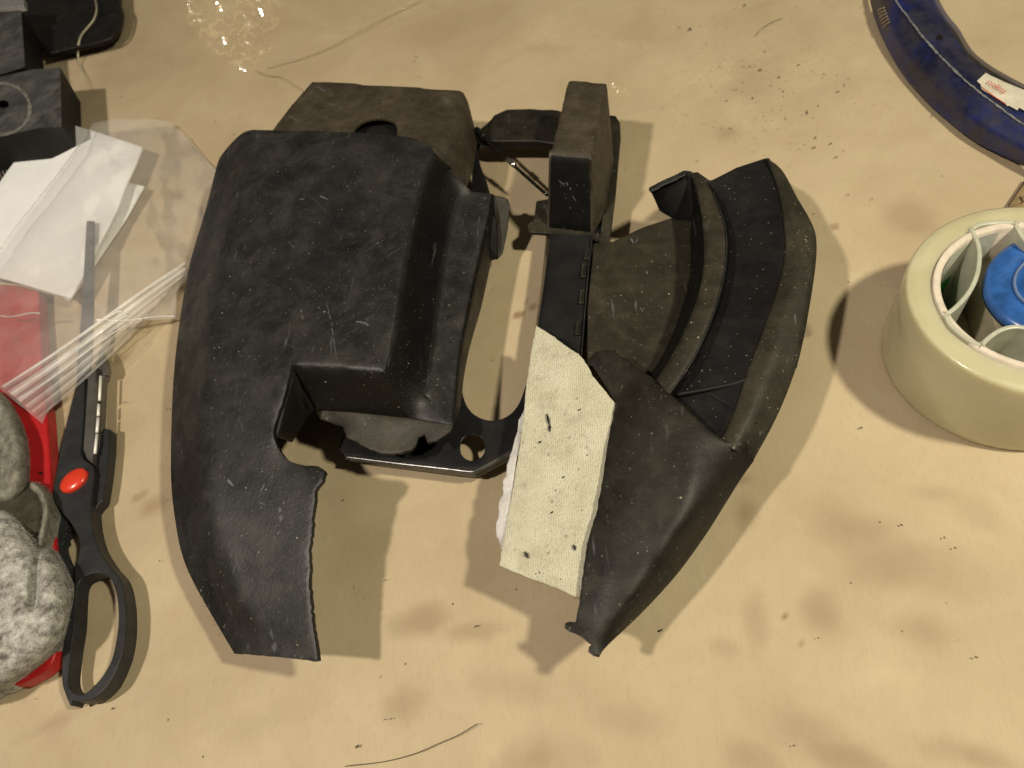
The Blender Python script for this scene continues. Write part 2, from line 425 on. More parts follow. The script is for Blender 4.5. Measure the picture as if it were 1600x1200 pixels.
# right side: steep drop then slope, then flat ledge
r0 = rt_edge
r1 = [(632,596,46),(643,540,46),(652,477,46),(668,380,46),(686,300,46),(700,262,46)]
r2 = [(668,620,34),(679,540,33),(686,477,33),(701,380,33),(720,312,34),(737,300,34)]
r3 = [(708,664,32),(718,560,31.5),(732,478,31.5),(754,380,31.5),(766,328,32),(769,303,32)]
r4 = [(716,666,22),(729,565,17),(752,480,14),(768,405,14),(778,345,17),(777,308,24)]
ls.loft([r0, r1, r2, r3, r4], len(rt_edge), 5)
# corner between the walls
ls.poly(dens([(601,583,60),(632,596,46),(668,620,34),(708,664,32),(638,652,33)], 7, False, True))
left = ls.make('left_shell', M['cover'], cover, 2.2, 3, wob=.35)
# side skirt down to the bench on the far left
sk = Sheet().drop(Lc[:int(len(Lc)*.80)], 4, 8, -2.0)
sk.make('side_skirt', M['cover'], cover, 2.0, 1)
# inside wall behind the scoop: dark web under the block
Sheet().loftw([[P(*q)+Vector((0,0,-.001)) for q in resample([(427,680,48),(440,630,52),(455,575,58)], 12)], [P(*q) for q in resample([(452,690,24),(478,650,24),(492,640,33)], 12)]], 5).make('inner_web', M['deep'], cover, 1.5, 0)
# ledge lip with a torn front edge
lipo = dens([(492,640,32),(560,645,33),(638,652,32),(708,664,31.5)], 7)+rag(dens([(707,672,30),(698,680,30),(682,690,29),(668,692,29),(662,680,29),(655,684,29),(648,700,28),(625,709,28),(597,709,28),(572,700,28),(553,690,28),(540,684,28),(536,668,29),(520,662,29),(500,655,30)], 6), 1.6, 12)
Sheet().poly(lipo, step=7).make('torn_lip', M['olive'], cover, 2.0, 1, wob=.6)
# rim return on the right flange
Sheet().poly(dens([(766,304,30),(785,307,28),(794,311,26),(797,320,25),(794,345,21),(790,372,17),(785,396,13),(777,405,12),(769,404,13),(763,385,16),(768,345,21),(764,322,27)], 4, False, True), step=4).make('rim_return', M['olive'], cover, 1.6, 0)
slab('shadowed_gap', [(763,318,28.5),(771,326,28),(775,345,24),(777,372,19),(777,400,14.5),(769,402,14.5),(757,400,18),(757,370,24)], 12, M['deep'], cover, .3)  # dark slab fills the opening, its shade put into the colour

# --- rear box behind the left shell
rb = Sheet()
rear_r = dens([(395,204,50),(480,206,53),(560,209,54),(640,216,54),(672,226,54)], 8)
rb_top = [(425,200,50),(452,165,48),(491,125,45),(500,124,45)]
hole = dens([(550,207,53),(560,194,51),(575,186,50.5),(595,184,50.5),(612,188,50.5),(620,197,51),(620,211,53)], 5, True)
bk = dens([(488,128,45),(497,124,45),(560,127,45),(640,132,45),(718,137,44),(727,141,43)], 8)
rr_ = dens([(727,141,43),(731,155,43),(715,190,48),(700,222,51),(676,234,53)], 7)
face = dens([(425,204,50),(455,165,48),(488,128,45)], 7)[:-1]+bk[:-1]+rr_[:-1]+dens([(676,234,53),(640,218,54),(622,213,53.5)], 7)
face = face+hole[::-1][:-1]+dens([(548,208,53),(480,206,53),(432,205,50.5)], 8)
rb.poly(face, step=8)
# back wall and side wall
rb.drop(bk, 14, 6)
rB = [P(*q) for q in resample([(747,212,14),(746,225,17),(738,270,22),(725,300,27),(705,318,31)], len(rr_))]; rB[0] = Vector((P(727,141,43).x, P(727,141,43).y, .014))
rb.loftw([[P(*q) for q in rr_], rB], 6)
rb.make('rear_box', M['brown_all'], cover, 2.0, 2, wob=.4)
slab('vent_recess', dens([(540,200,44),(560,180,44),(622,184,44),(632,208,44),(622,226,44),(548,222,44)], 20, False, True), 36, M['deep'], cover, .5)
# dark inner face between main block and rear box
Sheet().loft([[(679,238,57),(657,290,58)], [(705,262,45),(686,300,45)], [(708,318,31),(700,330,33)]], 8, 4).make('side_gusset', M['olive'], cover, 1.5, 1)

# --- metal bracket with the long opening
br_o = dens([(736,215,14),(754,196,15),(772,180,16),(792,171,16),(830,170,16),(875,174,16),(940,178,16),(962,181,16),(969,192,15),(970,215,15),(963,290,15),(953,378,14),(930,384,14),(922,470,13),(912,560,13),(900,610,12),(870,655,12),(829,690,12),(785,715,12),(742,738,12),(700,734,12),(620,724,12),(541,714,12),(528,700,12),(545,660,12),(620,610,12),(690,560,12),(715,460,12),(735,330,12),(738,260,13)], 7)
br_h = dens([(752,228,14),(800,226,15),(862,227,15),(860,300,14),(853,372,13),(846,440,12),(838,510,12),(829,570,12),(818,612,12),(808,635,12),(793,650,12),(772,657,12),(748,652,12),(731,637,12),(722,612,12),(724,585,12),(735,530,12),(750,460,12),(763,400,12),(771,340,12),(762,290,13),(748,250,14)], 7, True, True)
ch = [(738+20*math.cos(a), 699+21*math.sin(a), 12) for a in np.linspace(0, 2*math.pi, 25)[:-1]]
br = Sheet().poly(br_o[:-1] if br_o[0] == br_o[-1] else br_o, holes=[br_h, ch], step=8)
br.drop(dens([(829,690,12),(785,715,12),(742,738,12),(700,734,12),(620,724,12),(541,714,12)], 7), 6, 3)
br.drop(br_o[:8], 8, 3)
br.make('metal_bracket', M['metal'], cover, 1.6, 1)
tube('rolled_edge', [(541,714,12),(620,724,12),(700,733,12),(735,737,12),(748,734,12),(785,714,12),(829,689,12)], 1.15, simple('highlit_black_steel', (.16,.16,.155), .3, .8, .4, 300), cover, 10, True)  # paler tube carries the edge highlight in its colour
# upper arm as a thicker plastic channel
slab('upper_arm', dens([(756,196,19),(774,181,19),(792,172,19),(830,171,19),(880,175,19),(880,221,19),(830,220,19),(770,220,19),(752,212,19)], 10, True, True), 12.5, M['body'], cover, 1.2)

# --- raised metal channel between opening and right shell
chn = Sheet().loft([[(854,366,13),(846,440,13),(838,500,13),(826,590,13)], [(862,364,21),(852,440,21),(842,500,21),(832,590,21)], [(903,366,21),(896,440,21),(890,500,21),(880,590,21)], [(922,366,22),(916,440,22),(911,500,22),(900,600,22)]], 30, 3)
chn.make('raised_channel', M['metal'], cover, 1.4, 1)
for yy, xx in ((398, 917), (422, 912), (463, 909), (512, 903)):
    h_ = 22 if yy != 398 else 14
    slab('rib_tab', [(xx-3,yy-h_/2,23.2),(xx+5,yy-h_/2,23.2),(xx+3,yy+h_/2,23.2),(xx-5,yy+h_/2,23.2)], 21.5, M['olive'], cover, .4)
    slab('slot_shade', [(xx+1,yy-h_/2+3,23.4),(xx+4,yy-h_/2+3,23.4),(xx+2,yy+h_/2-3,23.4),(xx-1,yy+h_/2-3,23.4)], 23.5, M['deep'], cover, 0)  # flat dark patch, the slot's shade put into its colour
tube('channel_edge', [(925,368,23),(918,440,23),(913,500,23),(908,562,23)], .5, M['cover'], cover, 6)

# --- hollow block on the bracket (tall box)
bx = Sheet()
kTL, kTR, kBR, kBL = (886,122,50), (950,126,50), (924,243,51), (858,237,51)
top_k = dens([kTL, kTR, kBR, kBL], 8, False, True)
bx.poly(top_k, step=8)
eF = dens([kBR, kBL], 8); eR = dens([kTR, kBR], 8); eL = dens([kBL, kTL], 8); eB = dens([kTL, kTR], 8)
fb = [(926+(855-926)*t, 366+(358-366)*t, 16) for t in np.linspace(0, 1, len(eF))]
bx.loft([eF, fb], len(eF), 12)
rB = [P(*q) for q in resample([(962,255,16), (954,290,16), (946,330,16), (926,366,16)], len(eR))]
rB[0] = Vector((P(*kTR).x, P(*kTR).y, .016)); bx.loftw([[P(*q) for q in eR], rB], 8)
bx.drop(eL, 16, 8); bx.drop(eB, 16, 8)
kb = bx.make('hollow_block', M['brown_all'], cover, 0, 2)
# dark panel in the front mouth of the block
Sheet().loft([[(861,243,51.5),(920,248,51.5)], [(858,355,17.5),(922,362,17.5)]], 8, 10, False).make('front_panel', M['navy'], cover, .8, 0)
fl = Sheet().poly(dens([(952,182,17.5),(968,192,17.5),(969,215,17.5),(962,300,17.5),(952,378,17),(938,374,17),(944,300,17.5),(952,240,17.5)], 7, False, True))
fl.make('side_flange', M['olive'], cover, 2.5, 1)
tabp = rag(dens([(824,351,17),(834,342,17),(838,314,17),(859,310,17),(860,350,17),(900,357,17),(928,363,17),(949,367,17),(950,383,17),(928,375,17),(900,369,17),(860,365,17),(826,363,17)], 4, False, True), .5, 31)
Sheet().poly(tabp, step=4).make('torn_tab', M['olive'], cover, 2.2, 0)

# --- spring rod
rod = tube('retaining_rod', [(745,205,24),(770,229,22),(800,256,20),(830,283,18),(855,305,17)], 1.0, M['steel'], cover, 8)
tube('rod_highlight', [(792,248,20.6),(804,259,20)], 1.5, simple('highlight_steel', (.55,.55,.52), .25, 1, .2), rod, 10)  # pale sleeve puts the rod's shiny highlight into colour
tube('rod_socket', [(744,203,24),(757,215,23)], 2.2, M['deep'], rod, 10)

# --- right shell
fan_arc = [(1084,345,25),(1079,363,25),(1080,400,25),(1077,440,25),(1057,510,25),(1030,565,25),(1005,600,25)]
rib_in = [(1078,270,45),(1089,300,46),(1099,363,46),(1096,440,46),(1066,524,46),(1026,594,46)]
rib_out = [(1089,269,45),(1113,300,46),(1134,370,46),(1124,457,46),(1087,552,46),(1045,615,46)]
ch_in = [(1106,284,38),(1118,310,37),(1138,376,37),(1128,460,37),(1091,556,37),(1052,618,37)]
crease = [(1196,248,41),(1218,300,41),(1229,387,41),(1217,450,41),(1194,517,41),(1168,585,41),(1150,640,41),(1128,690,42)]
contour = [(1198,246,41),(1222,262,40),(1246,305,40),(1273,352,40),(1278,385,40),(1272,440,40),(1256,530,38),(1238,592,36),(1212,655,35),(1176,722,33)]
fs_ = Sheet()
fo = dens([(928,380,24),(958,377,24),(1005,355,24.5),(1050,340,25)], 7)[:-1]+dens([(1050,340,25),(1084,340,25)], 7)[:-1]+dens(fan_arc, 7, True)[:-1]+dens([(1005,600,25),(960,590,25),(917,572,24),(918,480,24),(928,380,24)], 7)[:-1]
fs_.poly(fo)
fs_.make('fan_plate', M['olive'], cover, 2, 1, wob=.5)
rs = Sheet()
NN = 56
rs.loft([[(1084,340,24)]+fan_arc[1:-1]+[(1000,606,24)], rib_in, rib_out, ch_in], NN, 4)
rs.make('arched_rib', M['olive'], cover, 1.8, 1, wob=.4)
cs = Sheet()
cs.loft([ch_in, [(1150,262,38.5),(1170,300,38.5),(1180,382,38.5),(1170,455,38.5),(1140,540,38.5),(1105,615,38.5)], crease[:-1], ], NN, 8)
cs.poly(dens([ch_in[-1], (1105,615,38.5), crease[-2], crease[-1], (1085,665,39)], 7, False, True))
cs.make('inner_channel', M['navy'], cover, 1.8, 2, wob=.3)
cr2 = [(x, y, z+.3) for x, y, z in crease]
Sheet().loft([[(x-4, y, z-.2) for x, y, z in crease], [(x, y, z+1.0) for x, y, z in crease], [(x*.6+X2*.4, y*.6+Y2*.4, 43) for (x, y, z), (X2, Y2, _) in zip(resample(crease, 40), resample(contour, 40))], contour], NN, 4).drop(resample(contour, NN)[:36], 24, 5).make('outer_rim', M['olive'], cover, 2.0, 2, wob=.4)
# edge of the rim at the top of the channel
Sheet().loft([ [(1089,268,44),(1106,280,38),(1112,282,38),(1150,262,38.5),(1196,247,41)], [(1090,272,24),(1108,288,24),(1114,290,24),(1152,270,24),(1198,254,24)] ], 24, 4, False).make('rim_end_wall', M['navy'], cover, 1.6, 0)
# end wall closing the rib
ew = Sheet().loft([[(1016,296,46),(1030,288,46),(1052,277,46),(1069,267,46),(1080,269,46)], [(1030,330,27),(1040,336,26),(1055,344,25),(1080,345,25),(1094,345,25)]], 20, 6, False)
ew.make('end_wall', M['deep'], cover, 1.6, 0)
Sheet().loft([rag(dens([(1014,294,47),(1032,283,47),(1054,273,47),(1070,266,47)], 4), 1, 3), rag(dens([(1019,300,46.6),(1034,291,46.6),(1056,281,46.6),(1073,273,46.6)], 4), 1, 4)], 20, 3, False).make('broken_edge', M['cover'], cover, 1.6, 0)
tube('cross_rib', [(1056,617,39.5),(1100,609,39.8),(1145,600,40.2),(1168,592,41)], 1.0, M['deep'], cover, 8)
tube('rib_edge', [(x+1, y, z-.2) for x, y, z in rib_out[1:]], .45, M['cover'], cover, 6)

# --- lower body with forked tip
bleft = rag(dens([(919,562,38),(938,590,38),(962,628,38),(957,655,38),(950,690,39),(943,740,39),(932,800,39),(917,850,38),(910,900,37),(904,950,36),(899,972,35)], 6, False), 1.1, 41)
tip = dens([(899,972,35),(890,970,34),(882,975,34),(884,984,34),(894,988,35),(908,994,36),(918,1002,36),(926,1012,36),(922,1009+4,35),(920,1020,35),(926,1024,35),(938,1023,35)], 4)
tip = [(899,972,35),(890,971,34),(883,974,34),(882,981,34),(888,986,34),(898,989,35),(908,994,36),(917,1001,36),(924,1008,36),(920,1013,35.5),(919,1019,35),(926,1023,35),(937,1023,35)]
bright = dens([(937,1023,35),(950,1008,32),(985,975,28),(1020,940,26),(1060,895,26),(1100,840,27),(1135,785,29),(1158,748,31),(1178,720,34)], 7, True)
btop = dens([(1178,720,34),(1170,700,41),(1155,690,43),(1127,676,46),(1090,645,47),(1057,613,47),(1020,582,46),(988,562,44),(968,549,42),(950,546,40),(932,550,38.5)], 7, True)
bo = bleft[:-1]+tip[:-1]+bright[:-1]+btop
bd = Sheet().poly(bo, feats=[dens([(940,1000,37),(975,958,38.5),(1012,908,40),(1050,852,41),(1092,795,42),(1128,745,41)], 9, True), dens([(975,640,43),(990,700,44),(985,780,44),(965,860,42),(945,940,39)], 9, True), dens([(1010,610,46.5),(1060,665,48),(1085,720,47),(1075,790,45),(1040,860,43)], 9, True)], step=8)
bd.drop(btop[6:-5], 36, 3)
bd.make('lower_body', M['body'], cover, 2.2, 6, wob=.4)
# --- foam pad
def foam():
    m, nt, b = mat('cream_foam'); c = coord(nt)
    base = mix(nt, ramp(nt, nz(nt, c, 60, 5, .6), [(.3, g(0)), (.7, g(1))]), (.60, .57, .41), (.74, .72, .56))
    v = N(nt, 'ShaderNodeTexVoronoi', Scale=330); nt.links.new(c, v.inputs['Vector'])
    sep = nt.nodes.new('ShaderNodeSeparateColor'); nt.links.new(v.outputs['Color'], sep.inputs[0])
    den = ramp(nt, nz(nt, c, 55, 3, .6), [(.45, g(0)), (.62, g(1))])
    f = math_(nt, 'MULTIPLY', math_(nt, 'MULTIPLY', ramp(nt, v.outputs['Distance'], [(.18, g(1)), (.36, g(0))]), ramp(nt, sep.outputs[1], [(.80, g(0)), (.86, g(.85))])), den)
    base = mix(nt, f, base, (.12, .10, .06, 1))
    base = mix(nt, ramp(nt, nz(nt, c, 110, 6, .75), [(.50, g(0)), (.70, g(.5))]), base, (.36, .33, .22, 1))
    nt.links.new(base, b.inputs['Base Color']); b.inputs['Roughness'].default_value = .9
    wv = N(nt, 'ShaderNodeTexWave', Scale=330, Distortion=3, Detail=2); nt.links.new(c, wv.inputs['Vector'])
    bump(nt, b, math_(nt, 'ADD', nz(nt, c, 900, 4, .7), math_(nt, 'MULTIPLY', wv.outputs['Fac'], .12)), 1.0, .0011)
    return m
M['foam'] = foam()
pad_o = rag(dens([(837,508,32),(862,523,33),(892,546,34.5),(905,553,35),(918,571,35.5),(926,588,36),(942,606,36.5),(962,630,36.8),(962,680,37.2),(950,780,36.8),(925,870,35),(907,933,33.5),(897,931,33.5),(860,915,32),(825,903,30),(780,884,30),(786,850,30),(795,800,30),(804,745,30),(811,700,30.5),(817,650,31),(822,600,31),(829,550,31)], 5, False, True), 1.0, 51)
pad = Sheet().poly(pad_o, step=7).make('foam_pad', M['foam'], cover, 4.5, 0, wob=.8)
pad['label'] = 'cream foam strip flecked with black, stuck between bracket and right shell'
fo_ = Sheet().loft([rag(dens([(818,640,29),(812,690,29),(805,730,29),(799,780,28.5),(793,830,28.5),(789,862,28.5)], 5), 1.2, 61), rag(dens([(812,650,28),(799,705,27),(789,745,27),(781,790,26.5),(776,835,26),(782,858,27)], 5), 5, 62, .2)], 40, 3)
mf = simple('crumpled_foil', (.86, .85, .82), .38, .25, .1, 90, .8, 250, .5, .001)
fo_.make('foil_backing', mf, pad, .4, 0, wob=1.5)
for (x, y, L, an) in ((822,866,6,1.0),(897,855,5,1.2),(856,655,10,1.3),(858,668,6,1.5),(915,580,7,.8),(905,640,2,0),(843,690,2,0),(880,745,2,0),(862,800,1.5,0)):
    dx, dy = math.cos(an)*L, math.sin(an)*L; zc = 32.6+max(0, (x-835))/110*4
    slab('black_crumb', [(x-dx,y-dy,zc),(x+2,y-1.5,zc+.3),(x+dx,y+dy,zc),(x-1.5,y+1.5,zc+.1)], zc-2, M['deep'], pad, 0)

# --- crumbs stuck on the covers (real bits, kept as one loose mass)
def crumbs(name, n, area, zr, col, seed, size, label):
    r = random.Random(seed); V = []; Fc = []
    for _ in range(n):
        x, y = r.uniform(area[0], area[2]), r.uniform(area[1], area[3]); c = P(x, y, zr(x, y)); k = len(V); a = r.uniform(0, 6.28)
        L, W_ = r.uniform(*size)/1000, r.uniform(.25, .6); hgt = L*.35
        for q in range(5):
            an = a+q*2*math.pi/5; u = math.cos(an-a)*L; v_ = math.sin(an-a)*L*W_*r.uniform(.7, 1.2)
            V.append(c+Vector((u*math.cos(a)-v_*math.sin(a), u*math.sin(a)+v_*math.cos(a), 0)))
        V.append(c+Vector((0, 0, hgt)))
        Fc += [[k+q, k+(q+1) % 5, k+5] for q in range(5)]
    o = link(name, mesh(name, V, Fc, False), col); tag(o, label, 'debris', kind='stuff'); return o
M['dirt'] = simple('black_grit', (.085, .068, .045), .8); M['grime'] = simple('brown_grime', (.20, .155, .09), .8)
r_ = random.Random(5)
def grit():
    V = []; Fc = []
    def fleck(x, y, L, an, wd=.35):
        c = P(x, y, .25); k = len(V)
        for q in range(6):
            t = q*math.pi/3; u = math.cos(t)*L/1000*r_.uniform(.8, 1.2); v_ = math.sin(t)*L/1000*wd*r_.uniform(.7, 1.3)
            V.append(c+Vector((u*math.cos(an)-v_*math.sin(an), u*math.sin(an)+v_*math.cos(an), 0)))
        V.append(c+Vector((0, 0, .00012+L*.00003))); Fc.extend([[k+q, k+(q+1) % 6, k+6] for q in range(6)])
    # positions seen on the sheet
    for x, y, L, a, wd in [(1078,45,1.4,.3,.8),(1061,42,.8,0,.8),(1104,67,.6,1.4,.7),(1094,40,.7,0,.6),(1053,83,.7,1.4,.4),(1163,8,1.6,1.3,.3),(1150,12,.8,1,.3),(1188,109,1.2,.2,.8),(1217,120,.8,.2,.9),(1172,103,1.0,.4,.5),(1195,80,.7,.5,.8),(1224,142,1,1.4,.3),(1176,153,.7,0,.9),(1135,157,.7,0,.8),(1141,200,.7,0,.7),(1261,175,2.4,1.45,.16),(1227,185,1.6,1.5,.14),(1274,215,1.6,1.3,.25),(1298,224,1.1,.2,.6),(1272,230,.9,0,.8),(1306,245,1.2,.5,.35),(1309,143,1.5,.1,.25),(1319,133,1.9,1.45,.1),(1326,123,1.3,-1.1,.15),(1248,101,.8,.4,.7),(1287,115,.7,-.4,.6),(1112,134,.9,1.4,.2),(1160,128,1.5,1.2,.13),(1151,140,1.8,1.2,.1),(1278,165,.6,0,.8),(1205,133,.8,.4,.4),
      (1325,304,.6,0,.8),(1362,310,.8,0,.5),(1456,180,1.7,1.0,.16),(650,88,1,.6,.6),(648,95,.7,.2,.5),(188,151,1.0,-.5,.7),(336,190,.7,.3,.7),(1345,668,.8,0,.7),(770,452,.4,0,1),(249,876,.5,0,.7),(176,1107,.7,-.3,.8),(55,1092,.5,0,.8),(1492,856,.6,0,.7),(1475,840,.7,1.2,.4),(1525,1027,.9,-.4,.5),(1278,997,.4,0,1),(1240,1165,.4,0,.9),(536,781,.5,0,1),(745,978,.8,.3,.7),(603,906,.6,0,.5),(559,1166,1,.4,.7),(612,1123,.4,0,1),(602,1124,.4,0,1),(1408,820,.6,0,.8),(375,183,.9,1,.2),(365,210,1.2,1,.2),(262,640,1.0,1.2,.3),(268,590,1.0,1.4,.25),(195,628,.9,-.6,.4),(262,780,1,1.5,.15),(1140,716,1.6,-.2,.2),(1033,985,.6,0,1),(1034,984,.5,0,1)]:
        fleck(x, y, L*.85, a, wd)
    tag(link('grit', mesh('grit', V, Fc, False), M['dirt']), 'black grit scattered over the tan kraft paper', 'grit', kind='stuff'); V.clear(); Fc.clear()
    for _ in range(300): fleck(r_.gauss(1185, 75), r_.gauss(120, 68), r_.uniform(.12, .5), r_.uniform(.9, 1.7), r_.uniform(.3, .8))
    for _ in range(70): fleck(r_.uniform(0, 1600), r_.uniform(0, 1200), r_.uniform(.08, .2), r_.uniform(0, 3), r_.uniform(.4, .9))
    for k in range(60):     # ragged grit along the left shell
        x, y, z = Lc[min(len(Lc)-1, int(r_.uniform(.4, 1)*len(Lc)))]; fleck(x-r_.uniform(1, 8), y+r_.uniform(-4, 4), r_.uniform(.1, .4), r_.uniform(0, 3), .4)
    tag(link('grime_marks', mesh('grime_marks', V, Fc, False), M['grime']), 'faint brown streaks and grime rubbed into the tan kraft paper', 'grime', kind='stuff')
grit()
tag(tube('stray_hair', [(540,1197,.8),(600,1190,.8),(650,1177,.8),(690,1160,.9),(720,1147,1),(748,1130,1.1)], .17, M['dirt'], None, 5), 'long dark hair lying on the paper at the bottom edge', 'hair')
tag(tube('curved_fibre', [(1180,56,.6),(1190,45,.7),(1205,35,.7),(1222,28,.7)], .16, M['dirt'], None, 5), 'short curved dark fibre on the paper among the grit', 'fibre')


from mathutils.bvhtree import BVHTree
pale = simple('pale_crumb', (.38, .34, .24), .8, 0, .3, 300)
def sprinkle(parent, n, area, seed, clump=(), m=pale):
    bpy.context.view_layer.update(); dg = bpy.context.evaluated_depsgraph_get(); bv = BVHTree.FromObject(parent, dg); r = random.Random(seed); V = []; Fc = []
    for _ in range(n):
        if clump and r.random() < .45: cx, cy, rr = r.choice(clump); x, y = r.gauss(cx, rr), r.gauss(cy, rr)
        else: x, y = r.uniform(area[0], area[2]), r.uniform(area[1], area[3])
        d = ray(x, y).normalized(); hit = bv.ray_cast(CAM, d)
        if hit[0] is None or hit[1].dot(d) > 0: continue
        nn = hit[1]; t = nn.orthogonal().normalized(); b_ = nn.cross(t); a = r.uniform(0, 6.28); L = (r.uniform(.06, .2) if r.random() < .93 else r.uniform(.25, .5))/1000; wd = r.uniform(.3, 1); k = len(V)
        for q in range(5):
            an = 2*math.pi*q/5; u = math.cos(an)*L*r.uniform(.7, 1.3); w_ = math.sin(an)*L*wd*r.uniform(.7, 1.3)
            V.append(hit[0]+t*(u*math.cos(a)-w_*math.sin(a))+b_*(u*math.sin(a)+w_*math.cos(a)))
        V.append(hit[0]+nn*L*.6); Fc += [[k+q, k+(q+1) % 5, k+5] for q in range(5)]
    o = link('crumbs', mesh('crumbs', V, Fc, False), m, parent); o['kind'] = 'stuff'; return o
sprinkle(left, 620, (270, 200, 770, 1040), 3, [(640, 600, 35), (560, 470, 60), (330, 560, 40), (430, 820, 50), (390, 380, 60)])
sprinkle(pad, 330, (785, 520, 960, 930), 14, [(900, 915, 14), (880, 905, 16), (930, 680, 14), (925, 720, 10), (935, 640, 14), (905, 850, 12), (915, 790, 10), (850, 650, 14), (830, 590, 14), (845, 900, 10), (840, 690, 10)], M['dirt'])
sprinkle(bpy.data.objects['lower_body'], 130, (900, 540, 1180, 1020), 4)
sprinkle(bpy.data.objects['arched_rib'], 60, (1010, 260, 1140, 620), 5)
sprinkle(bpy.data.objects['inner_channel'], 60, (1050, 250, 1240, 680), 6)
sprinkle(bpy.data.objects['outer_rim'], 160, (1120, 240, 1280, 720), 7, [(1245, 380, 20)])
sprinkle(bpy.data.objects['fan_plate'], 50, (920, 330, 1090, 600), 8)


scf = simple('rubbed_plastic', (.085, .088, .092), .6, 0, .4, 300)
def scuffs(parent, lines):
    bpy.context.view_layer.update(); bv = BVHTree.FromObject(parent, bpy.context.evaluated_depsgraph_get()); V = []; Fc = []
    for pts, wd in lines:
        D = dens([(x, y, 0) for x, y in pts], 2.5, True); prev = None; n = len(D)
        for i, (x, y, _) in enumerate(D):
            x += noise.noise(Vector((x*.2, y*.2, wd)))*1.2
            d = ray(x, y).normalized(); h = bv.ray_cast(CAM, d)
            if h[0] is None or (noise.noise(Vector((x*.25, y*.25, 3))) < -.25): prev = None; continue
            x2, y2, _ = D[min(i+1, n-1)] if i < n-1 else D[i-1]; t = (P(x2, y2, 0)-P(D[i][0], D[i][1], 0)); t = t if i < n-1 else -t
            sd = h[1].cross(t).normalized()*wd/2000*math.sin(math.pi*(i+.5)/n)**.5*(.7+.6*abs(noise.noise(Vector((x*.4, y, 8))))); c = h[0]+h[1]*.00006; k = len(V)
            V.extend([c-sd, c+sd])
            if prev is not None: Fc.append([prev, prev+1, k+1, k])
            prev = k
    o = link('scuff_marks', mesh('scuff_marks', V, Fc, False), scf, parent); o['kind'] = 'stuff'
rq = random.Random(12)
L_ = [([(556,502),(572,506),(580,515)], 1.3), ([(509,470),(518,505),(526,562)], .5), ([(470,483),(473,500)], 1.0), ([(463,310),(476,312)], .8), ([(500,306),(512,312)], 1.2), ([(530,530),(575,500),(600,470)], .25), ([(520,545),(560,512)], .25),
      ([(437,793),(440,815)], 2.2), ([(438,830),(425,842)], .9), ([(414,755),(405,772)], .8), ([(400,782),(418,790)], .5), ([(350,745),(366,760)], 1.6), ([(560,400),(600,375),(640,350)], .25), ([(590,410),(630,385)], .3), ([(372,590),(366,640)], .3), ([(478,300),(520,340)], .2), ([(300,560),(312,600),(310,650)], .3), ([(455,865),(470,855)], .3)]
for _ in range(46):
    x, y, a, l = rq.uniform(290, 650), rq.uniform(240, 1000), rq.gauss(1.2, .8), rq.uniform(6, 38)
    L_.append(([(x, y), (x+math.cos(a)*l*.5+rq.uniform(-2, 2), y+math.sin(a)*l*.5), (x+math.cos(a)*l, y+math.sin(a)*l)], rq.uniform(.09, .26)))
scuffs(left, L_)
scuffs(bpy.data.objects['fan_plate'], [([(985,372),(990,380)], 1.2), ([(996,372),(992,384)], .8), ([(1000,480),(1012,500)], 1.0), ([(950,490),(965,500)], .3), ([(1020,465),(1010,478)], .3)])
scuffs(bpy.data.objects['rear_box'], [([(495,135),(520,150)], 1.6), ([(510,160),(535,170)], 1.0), ([(450,180),(470,192)], 1.0), ([(690,150),(712,168)], .8)])
scuffs(bpy.data.objects['front_panel'], [([(885,285),(893,298)], 1.6), ([(873,282),(882,290)], .7), ([(895,305),(900,315)], .6)])

# ============================================================ things round the cover
def glassy(name, col=(1, 1, 1), alpha=.25, rough=.12, white=.3, bs=.5, scale=120, spk=4):
    """clear plastic film: mostly see-through, with a milky part and gloss"""
    m, nt, b = mat(name); c = coord(nt); out = nt.nodes['Material Output']
    tr = N(nt, 'ShaderNodeBsdfTransparent'); tr.inputs[0].default_value = (.97, .97, .96, 1)
    df = N(nt, 'ShaderNodeBsdfDiffuse'); df.inputs[0].default_value = (*col, 1)
    gl = N(nt, 'ShaderNodeBsdfGlossy'); gl.inputs[0].default_value = (1, 1, 1, 1); gl.inputs['Roughness'].default_value = rough
    bn = N(nt, 'ShaderNodeBump', Strength=bs, Distance=.001); nt.links.new(nz(nt, c, scale, 3, .55), bn.inputs['Height'])
    nt.links.new(bn.outputs[0], gl.inputs['Normal'])
    m1 = N(nt, 'ShaderNodeMixShader'); f = ramp(nt, nz(nt, c, 30, 4, .6), [(.3, g(white*.6)), (.7, g(white*1.3))])
    nt.links.new(f, m1.inputs[0]); nt.links.new(tr.outputs[0], m1.inputs[1]); nt.links.new(df.outputs[0], m1.inputs[2])
    fr = N(nt, 'ShaderNodeFresnel', IOR=1.45); nt.links.new(bn.outputs[0], fr.inputs['Normal'])
    m2 = N(nt, 'ShaderNodeMixShader'); nt.links.new(math_(nt, 'MULTIPLY', fr.outputs[0], alpha*spk), m2.inputs[0])
    nt.links.new(m1.outputs[0], m2.inputs[1]); nt.links.new(gl.outputs[0], m2.inputs[2])
    nt.links.new(m2.outputs[0], out.inputs['Surface']); nt.nodes.remove(b)
    return m

